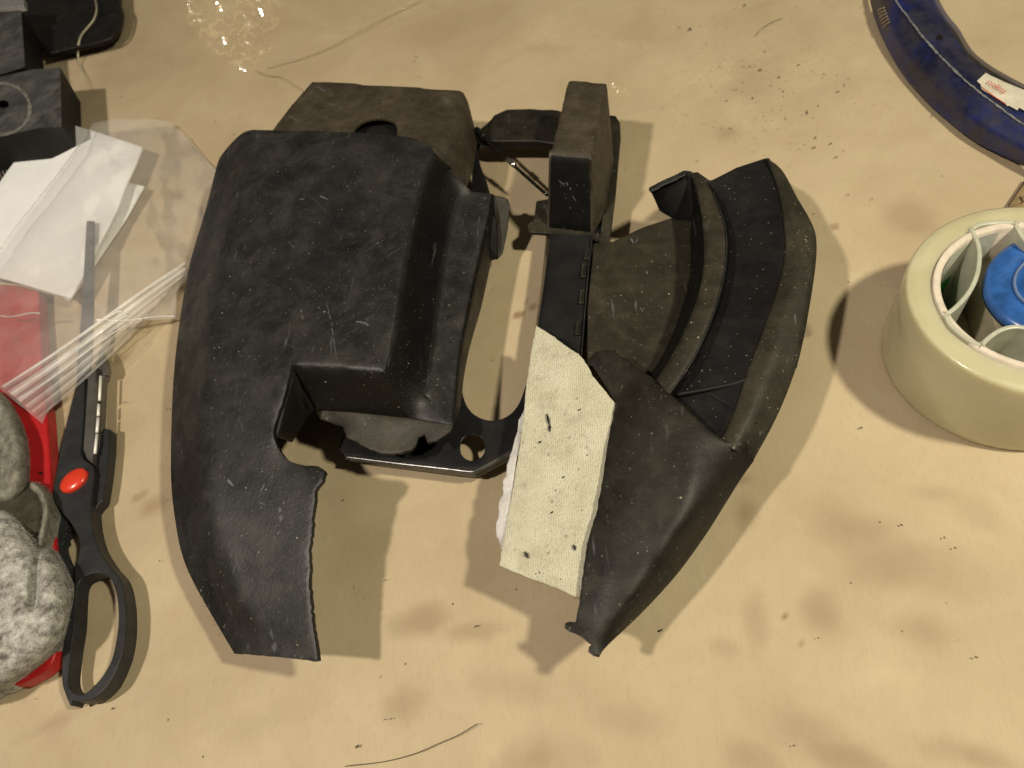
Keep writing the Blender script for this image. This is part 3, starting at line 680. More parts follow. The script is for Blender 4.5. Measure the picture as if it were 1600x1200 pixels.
# --- packing tape roll with core, divider and blue cap
top = P(1622, 458, 45); CX, CY = top.x, top.y
RO, RI, HT = .0472, .0372, .045
def lathe(name, prof, m, parent, seg=96, rot=(0, 0, 0)):
    V = []; Fc = []; n = len(prof)
    for k in range(seg):
        a = 2*math.pi*k/seg
        for r, z in prof: V.append((CX+r*math.cos(a), CY+r*math.sin(a), z))
    for k in range(seg):
        for i in range(n-1):
            a = k*n+i; b = ((k+1) % seg)*n+i; Fc.append([a, b, b+1, a+1])
    o = link(name, mesh(name, V, Fc), m, parent)
    return o
roll = thing('tape_roll', 'wide roll of clear packing tape standing on end at the right edge', 'tape roll', (CX, CY, 0))
def tape_mat():
    m, nt, b = mat('clear_tape_wound'); c = coord(nt)
    sep = nt.nodes.new('ShaderNodeSeparateXYZ'); nt.links.new(c, sep.inputs[0])
    base = mix(nt, ramp(nt, nz(nt, c, 22, 5, .6, .5), [(.3, g(0)), (.7, g(1))]), (.45, .42, .25), (.57, .535, .365))
    nt.links.new(base, b.inputs['Base Color']); b.inputs['Roughness'].default_value = .22
    b.inputs['Subsurface Weight'].default_value = .65; b.inputs['Subsurface Radius'].default_value = (.012, .011, .007); b.inputs['Subsurface Scale'].default_value = 1.0
    b.inputs['Coat Weight'].default_value = .3
    bump(nt, b, math_(nt, 'ADD', nz(nt, c, 26, 3, .5), nz(nt, c, 240, 3)), .25, .0006)
    return m
TM = tape_mat()
lathe('tape_winding', [(RI+.0002, .0005), (RO-.0008, .0003), (RO-.0002, .001), (RO, .004), (RO-.0002, .024), (RO-.0001, HT-.002), (RO-.0005, HT-.0007), (RO-.0014, HT-.0002), (RO-.005, HT-.0001), (RI+.0002, HT-.0006)], TM, roll)
core = lathe('cardboard_core', [(RI, .0003), (RI, HT+.0006), (RI-.0006, HT+.0008), (RI-.0024, HT+.0006), (RI-.003, HT), (RI-.003, .0003), (RI, .0003)], simple('worn_white_card', (.62, .55, .45), .8, 0, .15, 200, .4, 500), roll)
core_in = simple('printed_card', (.62, .63, .54), .7, 0, .15, 120)
def arc_patch(name, r, a0, a1, z0, z1, m, parent, n=16):
    V = []; Fc = []
    for k in range(n+1):
        a = a0+(a1-a0)*k/n
        V += [(CX+r*math.cos(a), CY+r*math.sin(a), z0), (CX+r*math.cos(a), CY+r*math.sin(a), z1)]
    for k in range(n): Fc.append([2*k, 2*k+2, 2*k+3, 2*k+1])
    return link(name, mesh(name, V, Fc), m, parent)
arc_patch('core_label', RI-.0033, math.radians(95), math.radians(215), .004, HT-.001, core_in, core, 30)
arc_patch('green_band', RI-.0036, math.radians(120), math.radians(200), .006, .024, simple('green_print', (.02, .30, .06), .45), core, 20)
# faint writing on the label inside the core
inkm = simple('grey_ink', (.10, .14, .10), .7)
def text_on(name, body, size, m, parent, fn, extrude=0, sp=1.0):
    cu = bpy.data.curves.new(name, 'FONT'); cu.body = body; cu.size = 1; cu.align_x = 'CENTER'; cu.align_y = 'CENTER'; cu.space_character = sp
    t = bpy.data.objects.new('tmp', cu); COL.objects.link(t)
    me = bpy.data.meshes.new_from_object(t.evaluated_get(bpy.context.evaluated_depsgraph_get())); bpy.data.objects.remove(t)
    for v in me.vertices: v.co = fn(v.co.x*size, v.co.y*size)
    me.name = name; return link(name, me, m, parent)
for body, ac, zc in (('label', 152, .032),):
    text_on('printed_writing', 'ohol', .0105, inkm, core, lambda u, v: Vector((CX+(RI-.0038)*math.cos(math.radians(148)-u/RI), CY+(RI-.0038)*math.sin(math.radians(148)-u/RI), .034+v)))
div_m = simple('greenish_white_plastic', (.62, .63, .50), .38, 0, .12, 150, .2, 400)
div_m.node_tree.nodes['Principled BSDF'].inputs['Transmission Weight'].default_value = .3
def wall(name, pts, z0, z1, th, m, parent):
    """upright wall following a path seen at the rim"""
    D = dens([(x, y, z1) for x, y in pts], 4, True); A = [P(*q) for q in D]
    nrm = []
    for i in range(len(A)):
        t = A[min(i+1, len(A)-1)]-A[max(0, i-1)]; nrm.append(Vector((-t.y, t.x, 0)).normalized()*th/2000)
    V = []; Fc = []; n = len(A)
    for a, q in zip(A, nrm):
        for s_, z in ((1, z1/1000), (-1, z1/1000), (-1, z0/1000), (1, z0/1000)): V.append(Vector((a.x, a.y, 0))+q*s_+Vector((0, 0, z)))
    for i in range(n-1):
        for k in range(4): Fc.append([i*4+k, i*4+(k+1) % 4, (i+1)*4+(k+1) % 4, (i+1)*4+k])
    Fc += [[0, 1, 2, 3], [(n-1)*4+3, (n-1)*4+2, (n-1)*4+1, (n-1)*4]]
    o = link(name, mesh(name, V, Fc, False), m, parent)
    e = o.modifiers.new('b', 'BEVEL'); e.width = .0005; e.segments = 2; e.limit_method = 'ANGLE'; e.angle_limit = math.radians(50)
    return o
insert = thing('core_insert', 'pale plastic four-lobed divider seated inside the tape roll core', 'divider', (CX, CY, .002))
wall('divider_wall', [(1519,359),(1528,378),(1531,398),(1528,425),(1518,450),(1503,470),(1488,484),(1478,490)], 4, 46.2, 1.8, div_m, insert)
wall('divider_wall', [(1519,357),(1532,350),(1552,347),(1572,346),(1587,348)], 4, 46.2, 1.8, div_m, insert)
wall('divider_wall', [(1478,492),(1486,507),(1500,520),(1517,532),(1534,539)], 4, 46.2, 1.8, div_m, insert)
wall('divider_wall', [(1534,538),(1548,525),(1564,515),(1582,510),(1600,511),(1618,518),(1635,528)], 4, 46.2, 1.8, div_m, insert)
wall('divider_wall', [(1587,349),(1593,360),(1600,372),(1612,382),(1632,388)], 4, 46.2, 1.8, div_m, insert)
lathe('insert_floor', [(RI-.005, .004), (.0001, .004)], simple('dirty_cream_plastic', (.33, .29, .19), .6, 0, .5, 60), insert)
# inner box that hangs in the middle
slab('inner_tray', [(1533,400,26),(1600,382,26),(1680,440,26),(1640,540,26),(1560,520,26),(1528,435,26)], 6, simple('cream_card', (.40, .36, .26), .6, 0, .25, 80), insert, .5)
blue = simple('translucent_blue_plastic', (.025, .10, .33), .22, 0, .35, 150, .3, 200)
blue.node_tree.nodes['Principled BSDF'].inputs['Coat Weight'].default_value = .5
cap = thing('blue_disc', 'round blue plastic disc lying inside the tape roll', 'plastic disc', P(1625, 430, 40))
cc = P(1647, 444, 40); cn = Vector((-.22, -.10, 1)).normalized(); cu_ = cn.orthogonal().normalized(); cv_ = cn.cross(cu_)
V = []; Fc = []; prof = [(0, .0010), (.007, .0012), (.008, .0028), (.0095, .0032), (.011, .0014), (.0165, .0008), (.018, .0016), (0.0225, .0010), (0.0241, .0), (0.0244, -.0030), (0.0225, -.0040), (0, -.0030)]
seg = 64
for k in range(seg):
    a = 2*math.pi*k/seg
    for r, z in prof: V.append(cc+cu_*r*math.cos(a)+cv_*r*math.sin(a)+cn*z)
for k in range(seg):
    for i in range(len(prof)-1):
        a = k*len(prof)+i; b = ((k+1) % seg)*len(prof)+i; Fc.append([a, b, b+1, a+1])
link('cap_disc', mesh('cap_disc', V, Fc), blue, cap)
tube('moulded_ring', [cc+cu_*.0135*math.cos(a)+cv_*.0135*math.sin(a)+cn*.0015 for a in np.linspace(0, 5.2, 40)], .7, simple('grey_film', (.12, .18, .32), .3), cap, 6, world=True)

# --- blue enamelled arc with sticker
def blue_enamel():
    m, nt, b = mat('chipped_blue_enamel'); c = coord(nt)
    base = mix(nt, ramp(nt, nz(nt, c, 26, 5, .6), [(.44, g(0)), (.66, g(1))]), (.010, .012, .038), (.014, .028, .19))
    base = mix(nt, ramp(nt, nz(nt, c, 70, 5, .7), [(.42, g(0)), (.62, g(.9))]), base, (.035, .035, .05, 1))
    nt.links.new(base, b.inputs['Base Color']); b.inputs['Roughness'].default_value = .38
    bump(nt, b, nz(nt, c, 300, 4), .3, .0004); return m
arc = thing('blue_arc', 'curved blue enamelled metal guard with a torn white sticker, top right', 'metal guard', P(1480, 100, 0))
inn = [(1452,-20,16),(1464,8,16),(1478,30,16),(1492,47,16),(1512,80,16),(1540,104,16),(1570,122,16),(1604,140,16),(1660,165,16)]
midl = [(1420,-20,20),(1432,4,20),(1449,36,20),(1470,64,20),(1498,96,20),(1528,124,20),(1560,148,20),(1600,172,20),(1660,200,20)]
rdg = [(1392,-20,20),(1402,3,20),(1418,25,20),(1441,55,20),(1473,91,20),(1511,127,20),(1546,155,20),(1600,194,20),(1650,222,20)]
sde = [(1372,-20,12),(1380,10,12),(1396,48,12),(1420,84,12),(1450,120,12),(1490,160,12),(1532,196,12),(1600,236,12),(1650,262,12)]
btm = [(1356,-20,2),(1362,14,2),(1377,58,2),(1404,108,2),(1442,154,2),(1486,194,2),(1530,226,2),(1600,260,2),(1650,286,2)]
arcm = blue_enamel()
sh_ = Sheet().loft([[(x+6, y-3, 2) for x, y, z in inn], inn, midl, rdg, sde, btm], 70, 5)
shell = sh_.make('arc_shell', arcm, arc, 1.4, 1, wob=.4)
chip = simple('bare_grey_metal', (.24, .25, .25), .4, .3, .4, 300)
worn = Sheet().loft([rag(resample([(x+.5, y-.8, z+.25) for x, y, z in rdg], 90), 1.6, 71, .2), rag(resample([(x-1.6, y+.8, z+.1) for x, y, z in rdg], 90), 1.6, 72, .2)], 90, 1, pre=True)
worn.make('chipped_edge', chip, shell, .2, 0)
slab('hole_shade', [(1468+5.5*math.cos(a), 58+4.2*math.sin(a), 20.3) for a in np.linspace(0, 6.283, 16)[:-1]], 19, M['deep'], arc, 0)  # dark disc holds the hole's shade in its colour; the shell is uncut
slab('dark_lining', dens([(1466,40,16.6),(1492,76,17.2),(1525,106,17.2),(1570,134,17.2),(1608,152,17.2),(1608,142,16.3),(1570,123,16.3),(1540,105,16.3),(1512,81,16.3),(1492,48,16.3)], 10), 15.0, M['olive'], arc, .3)
stk = simple('dirty_white_sticker', (.62, .58, .47), .55, 0, .15, 150)
st_o = rag([(1526,126,20.8),(1540,113,19.6),(1548,117,19.4),(1570,128,19),(1604,142,19),(1604,174,21),(1592,168,21),(1590,172,21),(1577,165,21),(1574,166,21),(1555,152,21),(1534,138,21),(1533,131,21)], 1.3, 80)
stick = Sheet().poly(dens(st_o, 5, False, True), step=5).make('torn_sticker', stk, arc, .25, 0)
redink = simple('faded_red_ink', (.50, .10, .07), .6)
su = (P(1583, 158, 21)-P(1539, 129, 21)); su.normalize(); sv = Vector((0, 0, 1)).cross(su)
text_on('red_writing', 'collins', .0050, redink, stick, lambda u, v: P(1558, 135, 21.6)+su*u+sv*v, sp=.95)
tube('red_line', [(1534,136,21.7),(1548,147,21.7),(1572,163,21.7)], .25, redink, stick, 5)
clip = thing('braided_clip', 'small silvery braided clip gripping the edge of the blue guard', 'clip', P(1382, 35, 10))
for k in range(6):
    t = k/5; tube('strand', [(1369+t*9, 19+t*26, 3.5), (1374+t*9, 15+t*25, 8.5), (1382+t*8, 12+t*22, 13)], .55, simple('brown_steel_wire', (.36, .30, .24), .35, .6) if k == 0 else bpy.data.materials['brown_steel_wire'], clip, 6)

# --- dark edged card in the corner behind the roll
cardm = simple('stained_card', (.24, .17, .08), .6, 0, .6, 90)
crd = slab('marked_card', [(1576,322,1.5),(1606,278,1.5),(1680,290,1.5),(1670,335,1.5)], .3, cardm, None, 0)
tag(crd, 'corner of a small brown marked card behind the tape roll', 'card')
for q in ([(1576,321,1.8),(1604,279,1.8)], [(1595,318,1.8),(1600,314,1.8),(1610,318,1.8)], [(1594,308,1.8),(1598,315,1.8)]):
    tube('printed_line', q, .35, simple('brown_ink', (.05, .025, .01), .6), crd, 5, False)

# --- clear crumpled film at the top
def film(name, outer, z, amp, m, label, cat, sc=60, seed=0, step=6, flat=False):
    s_ = Sheet().poly(dens(outer, 6, False, True), step=step)
    for v in s_.v:
        q = v*sc+Vector((seed, 0, 0))
        v.z = z/1000+amp/1000*(abs(noise.noise(q))*1.6+.7*abs(noise.noise(q*2.3))+.3*noise.noise(q*6))
    if flat:
        for v in s_.v: v += Vector((random.gauss(0, .0002), random.gauss(0, .0002), random.gauss(0, .00045)))
    o = s_.make(name, m, None, 0, 0, flat=flat)
    return tag(o, label, cat)
def glint(name):
    m, nt, b = mat(name); c = coord(nt); out = nt.nodes['Material Output']
    tr = N(nt, 'ShaderNodeBsdfTransparent'); tr.inputs[0].default_value = (.975, .975, .96, 1)
    gl = N(nt, 'ShaderNodeBsdfGlossy'); gl.inputs[0].default_value = (.17, .17, .17, 1); gl.inputs['Roughness'].default_value = .12
    bn = N(nt, 'ShaderNodeBump', Strength=.5, Distance=.0006); nt.links.new(nz(nt, c, 230, 2, .5), bn.inputs['Height']); nt.links.new(bn.outputs[0], gl.inputs['Normal'])
    a = nt.nodes.new('ShaderNodeAddShader'); nt.links.new(tr.outputs[0], a.inputs[0]); nt.links.new(gl.outputs[0], a.inputs[1]); nt.links.new(a.outputs[0], out.inputs['Surface']); nt.nodes.remove(b); return m
fm = glint('clear_cellophane')
film('cellophane', Z([(262,-40),(290,20),(300,48),(330,80),(352,100),(380,116),(398,112),(430,72),(448,20),(462,-40)], 1), 1.0, 8.0, fm, 'crumpled clear cellophane with bright glints at the top edge', 'plastic film', 85, 3, 5, True)
thr = glassy('clear_thread', (.45, .36, .24), .3, .1, .7)
tag(tube('clear_thread', [(398,110,1.5),(420,118,.8),(438,120,.8),(450,126,1.2),(475,142,.8)], .28, thr, None, 6), 'thin clear thread curling from the cellophane tip towards the black cover', 'thread')
tag(tube('clear_thread', [(418,106,.8),(470,92,.8),(520,72,1.2),(570,44,2.5),(610,24,.8),(660,0,.8)], .26, thr, None, 6), 'long clear thread stretching right from the cellophane to the top edge', 'thread')
film('clear_scrap', Z([(950,128),(966,122),(990,138),(982,158),(968,150),(954,146)], 1), .6, 2.2, fm, 'tiny scrap of clear film beside the tall hollow block', 'plastic film', 120, 9, 4, True)

# --- scissors
sc = thing('kitchen_scissors', 'black handled kitchen scissors with a red pivot cap, beside the black cover', 'scissors', P(120, 780, 0))
hm = plastic('satin_black_handle', (.020, .021, .023), (.028, .029, .031), (.42, .5), dust_amt=.06, specks=.2, scratch=False, dark_steep=False)
h_out = dens([(120,590),(126,586),(132,588),(131,640),(127,690),(126,706),(131,718),(145,727),(147,740),(144,765),(142,785),(144,822),(153,854),(170,882),(187,903),(195,933),(197,978),(190,1024),(170,1069),(147,1090),(125,1097),(112,1095),(109,1103),(100,1082),(96,1063),(98,1015),(105,975),(113,945),(117,916),(116,893),(123,865),(123,842),(112,820),(98,802),(86,786),(82,770),(88,736),(96,692),(106,650),(117,606)], 6, False, True)
h_in = dens([(130,902),(145,896),(159,896),(170,902),(176,912),(183,938),(184,978),(176,1024),(164,1050),(150,1068),(133,1083),(120,1084),(110,1076),(106,1060),(110,1021),(117,978),(119,939),(122,914)], 6, True, True)

h_out = dens([(120,590),(126,586),(132,588),(131,640),(127,690),(126,706),(131,718),(145,727),(147,740),(144,765)], 6)[:-1]+dens([(144,765),(142,785),(144,822),(153,854),(170,882),(187,903),(195,933),(197,978),(190,1024),(170,1069),(147,1090),(125,1097)], 5, True)[:-1]+dens([(125,1097),(112,1095),(109,1103),(102,1086)], 5)[:-1]+dens([(102,1086),(96,1063),(98,1015),(105,975),(113,945),(117,916),(116,893),(123,865),(123,842),(112,820),(98,802),(86,786),(82,770),(88,736),(96,692),(106,650),(117,606),(120,590)], 6, True)[:-1]
h_out = [q[:2] for q in h_out]; h_in = [q[:2] for q in h_in]
hand = slab('upper_handle', Z(h_out, 11), 2.5, hm, sc, 1.3, holes=[Z(h_in, 11)])
bl = simple('dull_blade_steel', (.17, .165, .155), .42, .7, .25, 90, .15, 500)
Sheet().loft([[(119,590,9.5),(121,560,11),(126,500,14),(131,420,16),(135,345,17.5)], [(138,588,9.5),(143,560,11),(145,500,14),(146,420,16),(147,345,17.5)]], 30, 3, False).make('upper_blade', simple('dark_grey_blade', (.045, .05, .06), .4, .2), sc, 1.4, 0)
slab('blade_inlay', Z(dens([(138,580),(150,572),(149,640),(146,700),(144,724),(136,717),(130,703),(132,676)], 8), 11.4), 8, bl, sc, .3)
lb = slab('lower_blade', Z([(150,570),(158,556),(163,560),(166,584),(161,590),(155,700),(150,712),(148,705)], 7.5), 3.0, bl, sc, .3)
ed = simple('bright_ground_edge', (.85, .84, .80), .4, .1, .1, 300)
for a, b_ in (((159,588),(157,626)), ((156,632),(155,650)), ((155,653),(153,676)), ((153,679),(150,709))):
    tube('ground_edge', [(a[0]-1.5,a[1],10.6), (b_[0]-1.5,b_[1],10.6)], .8, ed, lb, 6, False)
slab('blade_tip_nut', Z([(153,548),(158,546),(166,560),(170,578),(167,585),(160,586),(157,570)], 9), 6, bl, sc, .5)
slab('lower_shank', Z(dens([(150,712),(156,690),(160,668),(172,670),(171,700),(166,745),(160,782),(152,790),(146,800),(146,760),(148,730)], 8), 7.5), 1.0, hm, sc, 1.0)
# second handle runs under the glove, toothed where it shows
lo = [(118,800),(110,806),(105,818),(108,822),(102,826),(105,834),(99,838),(101,846),(96,850),(97,860),(104,880),(112,900),(114,930),(106,960),(99,985),(85,1010),(60,1035),(20,1045),(-20,1040),(-20,1020),(20,1025),(55,1015),(80,990),(96,950),(98,910),(86,870),(70,835),(66,800),(82,780),(100,782)]
slab('lower_handle', Z(lo, 6.5), .8, hm, sc, 1.0)
# red pivot cap
pc = P(114, 750, 12.5); ex = P(133, 736, 12.5)-pc; V = []; Fc = []; ey = Vector((-ex.y, ex.x, 0))*.86
prof = [(0, 1.6), (.35, 1.5), (.65, 1.15), (.85, .65), (.97, .1), (1.0, -.5), (1.0, -2)]
for k in range(48):
    a = 2*math.pi*k/48
    for r, z in prof: V.append(pc+ex*1.06*r*math.cos(a)+ey*r*math.sin(a)+Vector((0, 0, z/1000)))
for k in range(48):
    for i in range(len(prof)-1):
        a = k*len(prof)+i; b = ((k+1) % 48)*len(prof)+i; Fc.append([a, b, b+1, a+1])
rm = simple('glossy_red_plastic', (.62, .045, .02), .25, 0, .1, 100, .05)
link('pivot_cap', mesh('pivot_cap', V, Fc), rm, sc)

# --- red tool handle under the bag and glove
rd = simple('scuffed_red_plastic', (.42, .012, .014), .42, 0, .25, 60, .15)
red = slab('red_handle', Z(dens([(-30,440),(30,446),(60,454),(63,520),(67,590),(73,645),(77,720),(81,775),(84,830),(88,900),(90,1000),(86,1024),(78,1040),(64,1052),(30,1070),(-30,1070)], 10), 9), .6, rd, None, 1.5)
tag(red, 'flat red plastic handle running under the clear bag and the grey glove', 'tool handle')
slab('nick', Z([(58,739),(64,737),(68,739),(64,741)], 9.15), 8.5, M['deep'], red, 0)

# --- fluffy grey work glove
gm = None
def glove_mat(name, a, b_):
    m, nt, b = mat(name); c = coord(nt)
    base = mix(nt, ramp(nt, nz(nt, c, 170, 7, .75), [(.36, g(0)), (.62, g(1))]), a, b_)
    base = mix(nt, ramp(nt, nz(nt, c, 28, 5, .6), [(.55, g(0)), (.72, g(.6))]), base, (.09, .082, .065, 1))
    nt.links.new(base, b.inputs['Base Color']); b.inputs['Roughness'].default_value = .95; b.inputs['Specular IOR Level'].default_value = .1
    bump(nt, b, nz(nt, c, 420, 6, .75), .9, .0012); return m
gl_ = thing('work_glove', 'fluffy grey work glove with a dark folded cuff at the left edge', 'glove', P(40, 900, 0))
def pillow(name, outer, z0, h, m, r=40, step=5, wob=1.2, creases=()):
    O = dens(outer, 5, True, True); A = np.array([(q[0], q[1]) for q in O])
    def zf(x, y, z, fx):
        d = math.sqrt(((A[:, 0]-x)**2+(A[:, 1]-y)**2).min()); t = min(1, d/r)
        zz = z0+h*math.sqrt(max(0, 1-(1-t)**2))
        for cr in creases:
            C = np.array(cr[0]); dd = 1e9
            for i in range(len(C)-1):
                a, b = C[i], C[i+1]; u = np.clip(((x-a[0])*(b[0]-a[0])+(y-a[1])*(b[1]-a[1]))/max(1e-6, ((b-a)**2).sum()), 0, 1)
                q = a+(b-a)*u; dd = min(dd, math.hypot(x-q[0], y-q[1]))
            zz -= cr[1]*math.exp(-(dd/cr[2])**2)*t
        return zz
    s_ = Sheet().poly([(q[0], q[1], z0) for q in O], step=step, zf=zf)
    s_.drop([(q[0], q[1], z0) for q in O]+[(O[0][0], O[0][1], z0)], max(.5, z0-8), 3)
    o = s_.make(name, m, gl_, 0, 1, wob=wob); return o
g1 = glove_mat('grey_fleece', (.13, .125, .10), (.34, .33, .27)); g2 = glove_mat('pale_grey_fleece', (.14, .13, .11), (.66, .65, .60)); g3 = glove_mat('dark_cuff', (.035, .035, .022), (.07, .068, .05))
p1 = pillow('upper_lobe', [(-60,600),(-20,604),(5,615),(25,640),(42,680),(46,720),(44,755),(36,775),(10,790),(-60,790)], 8, 16, g1, 34, wob=1.6, creases=[([(-10,640),(2,690),(0,750)], 6, 12)])
p2 = pillow('cuff_fold', [(-60,752),(0,752),(45,750),(62,760),(74,785),(72,815),(66,835),(40,845),(-60,850)], 9, 9, g3, 26, wob=1.4)
p3 = pillow('cuff_rim', [(44,752),(58,754),(72,770),(78,795),(74,822),(70,850),(62,862),(56,850),(62,820),(64,795),(56,772),(46,766)], 14, 6, g1, 9, 4, wob=.8)
p4 = pillow('palm_lobe', [(-60,795),(-5,790),(20,800),(44,825),(62,850),(80,855),(96,880),(109,915),(110,950),(104,985),(90,1012),(60,1040),(20,1068),(-10,1080),(-60,1085)], 9, 20, g2, 46, wob=1.8, creases=[([(50,815),(60,860),(54,905),(50,945)], 7, 6), ([(-5,1010),(18,1020)], 3, 8)])
def fuzz(base, n, L, m, seed):
    r = random.Random(seed); me = base.data; ps = me.polygons; V = []; Fc = []
    ar = np.array([p.area for p in ps]); cu = np.cumsum(ar)/ar.sum()
    for _ in range(n):
        p = ps[int(np.searchsorted(cu, r.random()))]; c = p.center.copy(); nn = p.normal.copy()
        if nn.z < 0: nn = -nn
        d = (nn*.6+Vector((r.gauss(0, .7), r.gauss(0, .7), r.gauss(0, .3)))).normalized(); l = L*r.uniform(.4, 1.2)/1000
        s_ = d.orthogonal().normalized()*.00007; j = Vector((r.gauss(0, .0004), r.gauss(0, .0004), 0)); k = len(V)
        V += [c+j-s_, c+j+s_, c+j+d*l+Vector((0, 0, -.2*l))]; Fc.append([k, k+1, k+2])
    o = link('fuzz', mesh('fuzz', V, Fc, False), m, base); o['kind'] = 'stuff'; return o
fm1 = simple('grey_fibre', (.24, .235, .20), .9, 0, .35, 300); fm2 = simple('pale_fibre', (.48, .47, .43), .9, 0, .6, 130)
fuzz(p1, 12000, 1.3, fm1, 1); fuzz(p4, 26000, 1.4, fm2, 2); fuzz(p3, 2500, 1.0, fm1, 3); fuzz(p2, 3000, 1.0, g3, 4)

# --- wipes
wm = simple('white_wipe', (.86, .875, .87), .85, 0, .03, 90, .5, 260, .2, .0006)
wnt = wm.node_tree
def wipe(name, outer, z, label, th=1.2, seed=0, amp=1.5):
    s_ = Sheet().poly(dens([(x, y, z) for x, y in outer], 7, False, True), step=8)
    for v in s_.v: v.z += amp/1000*noise.noise(v*30+Vector((seed, 0, 0)))
    o = s_.make(name, wm, None, th, 0); return tag(o, label, 'paper wipe', 'white paper wipes')
wipe('paper_wipe', [(-40,330),(0,285),(73,182),(110,194),(155,208),(222,228),(204,274),(186,322),(160,375),(110,465),(60,452),(0,434),(-40,428)], 13, 'upper white paper wipe with grey smudges, lying across the black block', 1.6, 3)
wipe('paper_wipe', [(120,300),(180,280),(225,291),(190,348),(150,410),(108,470),(60,440)], 7, 'lower white wipe whose corner sticks out under the right edge of the upper one', 1.2, 8)
smm = glassy('smudge', (.45, .45, .38), .1, .6, .4)
# --- clear zip bag lying over wipe, scissors and red handle
bm_ = glassy('milky_bag_film', (.92, .89, .86), .14, .16, .19, .6, 70)
bo_ = dens([(-30,435),(0,393),(70,298),(139,203),(146,192),(180,186),(230,186),(262,189),(290,212),(318,243),(345,280),(340,330),(300,420),(290,438),(276,456),(275,498),(230,500),(176,515),(172,540),(130,585),(90,625),(72,648),(66,662),(40,640),(20,625),(0,608),(-30,600)], 7, False, True)
def bag():
    def zf(x, y, z, fx):
        h = 9+11.5*math.exp(-(((x-70)/150)**4+((y-340)/190)**4))+5*math.exp(-(((x-90)/90)**2+((y-560)/80)**2))
        v = Vector((x*.012, y*.012, 3)); h += 2.0*noise.noise(v)+.8*noise.noise(v*3)
        # folds running parallel with the zip
        q = (x*.5+y*.87); h += .5*math.sin(q*.09)*noise.noise(Vector((x*.01, y*.01, 9)))*3
        if x > 230: h -= min(7, (x-230)*.08)
        return max(1.5, h)
    s_ = Sheet().poly([(q[0], q[1], 10) for q in [(a[0], a[1]) for a in bo_]], step=7, zf=zf)
    return s_.make('bag_film', bm_, bagt, 0, 1), zf
bagt = thing('zip_bag', 'clear resealable plastic bag lying over the wipes and the scissor blade', 'plastic bag', P(150, 400, 0))
bf, bz = bag()
zipm = glassy('clear_zip_strip', (.95, .92, .86), .35, .12, .42, .3, 200); zipw = glassy('milky_zip_strip', (1, .98, .94), .4, .1, .62, .3, 200)
def strip(x0, y0, x1, y1, r, m, name='zip_ridge', dz=.6):
    n = 26; pts = []
    for i in range(n+1):
        t = i/n; x = x0+(x1-x0)*t; y = y0+(y1-y0)*t+3*math.sin(t*5+.4); pts.append((x, y, bz(x, y, 0, 0)+dz))
    return tube(name, pts, r, m, bagt, 6, False)
def band(x0, y0, x1, y1, wd, m, name='zip_band'):
    R = []
    for off in (0, wd*.5, wd):
        R.append([(x0+(x1-x0)*t+off*.5, y0+(y1-y0)*t+3*math.sin(t*5+.4)+off*.85, bz(x0+(x1-x0)*t+off*.5, y0+(y1-y0)*t+off*.85, 0, 0)+.35) for t in np.linspace(0, 1, 40)])
    return Sheet().loft(R, 40, 3, pre=True).make(name, m, bagt, 0, 0)
zipb = glassy('cloudy_zip_band', (1, .96, .9), .3, .12, .5, .5, 150)
def lerp2(a, b, u): return (a[0]+(b[0]-a[0])*u, a[1]+(b[1]-a[1])*u)
OPA = [.6, .2, .1, .35, .62, .4, .15, .25, .4, .12, .08, .3, .15, .06, .25, .12, .05, .18]
zms = {o: glassy('zip_film', (1, .98, .93), .35, .12, o, .4, 160) for o in sorted(set(OPA))}
us = np.linspace(0, 1, len(OPA)+1)
for k, o in enumerate(OPA):
    rows = []
    for u in (us[k], us[k+1]):
        a = lerp2((2, 602), (62, 652), u); b = lerp2((289, 412), (293, 450), min(1, u*1.0)); row = []
        for t in np.linspace(0, 1 if k < 9 else 1-.42*(k-8)/10, 40):
            x = a[0]+(b[0]-a[0])*t; y = a[1]+(b[1]-a[1])*t+3*math.sin(t*5+.4); row.append((x, y, bz(x, y, 0, 0)+.5+.5*abs(math.sin(k*1.7))))
        rows.append(row)
    Sheet().loft(rows, 40, 1, pre=True).make('zip_strip', zms[o], bagt, 0, 0)
strip(2,605,288,418,.55,zipw); strip(26,624,200,508,.4,zipw); strip(150,499,190,489,.8,zipw); strip(96,556,200,494,.75,zipw)
strip(139,204,0,392,.25,zipm,'film_edge'); strip(290,212,345,280,.4,zipm,'film_edge'); strip(160,498,276,497,.4,zipw,'film_edge'); strip(0,492,62,492,.5,zipw,'film_edge')

# --- black parts in the top left corner
b1m = plastic('worn_black_rubber', (.035, .036, .038), (.065, .066, .068), (.6, .8), dust=(.20, .20, .18), dust_amt=.7, spec=.3)
b1 = thing('rubber_block', 'worn black block with a round hole and a pale ring, left edge above the wipes', 'rubber block', P(50, 160, 0))
bs = Sheet()
blk_top = dens([(-60,138,34),(0,120,34),(50,109,34),(94,105,34),(95,150,34),(96,198,34),(60,200,34),(0,214,34),(-60,226,34)], 8, False, True)
hl = [(5+9*math.cos(a), 163+6.5*math.sin(a), 34) for a in np.linspace(0, 6.283, 20)[:-1]]
bs.poly(blk_top, holes=[hl])
bs.loft([[(94,105,34),(95,150,34),(96,198,34)], [(126,160,4),(127,190,4),(128,240,4)]], 14, 6)
bs.make('block_body', b1m, b1, 0, 1)
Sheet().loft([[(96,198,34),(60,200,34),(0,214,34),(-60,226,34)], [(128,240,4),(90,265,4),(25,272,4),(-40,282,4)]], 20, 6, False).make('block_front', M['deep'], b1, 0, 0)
ring = simple('pale_rubbed_ring', (.15, .15, .13), .8, 0, .5, 150)
rp = []
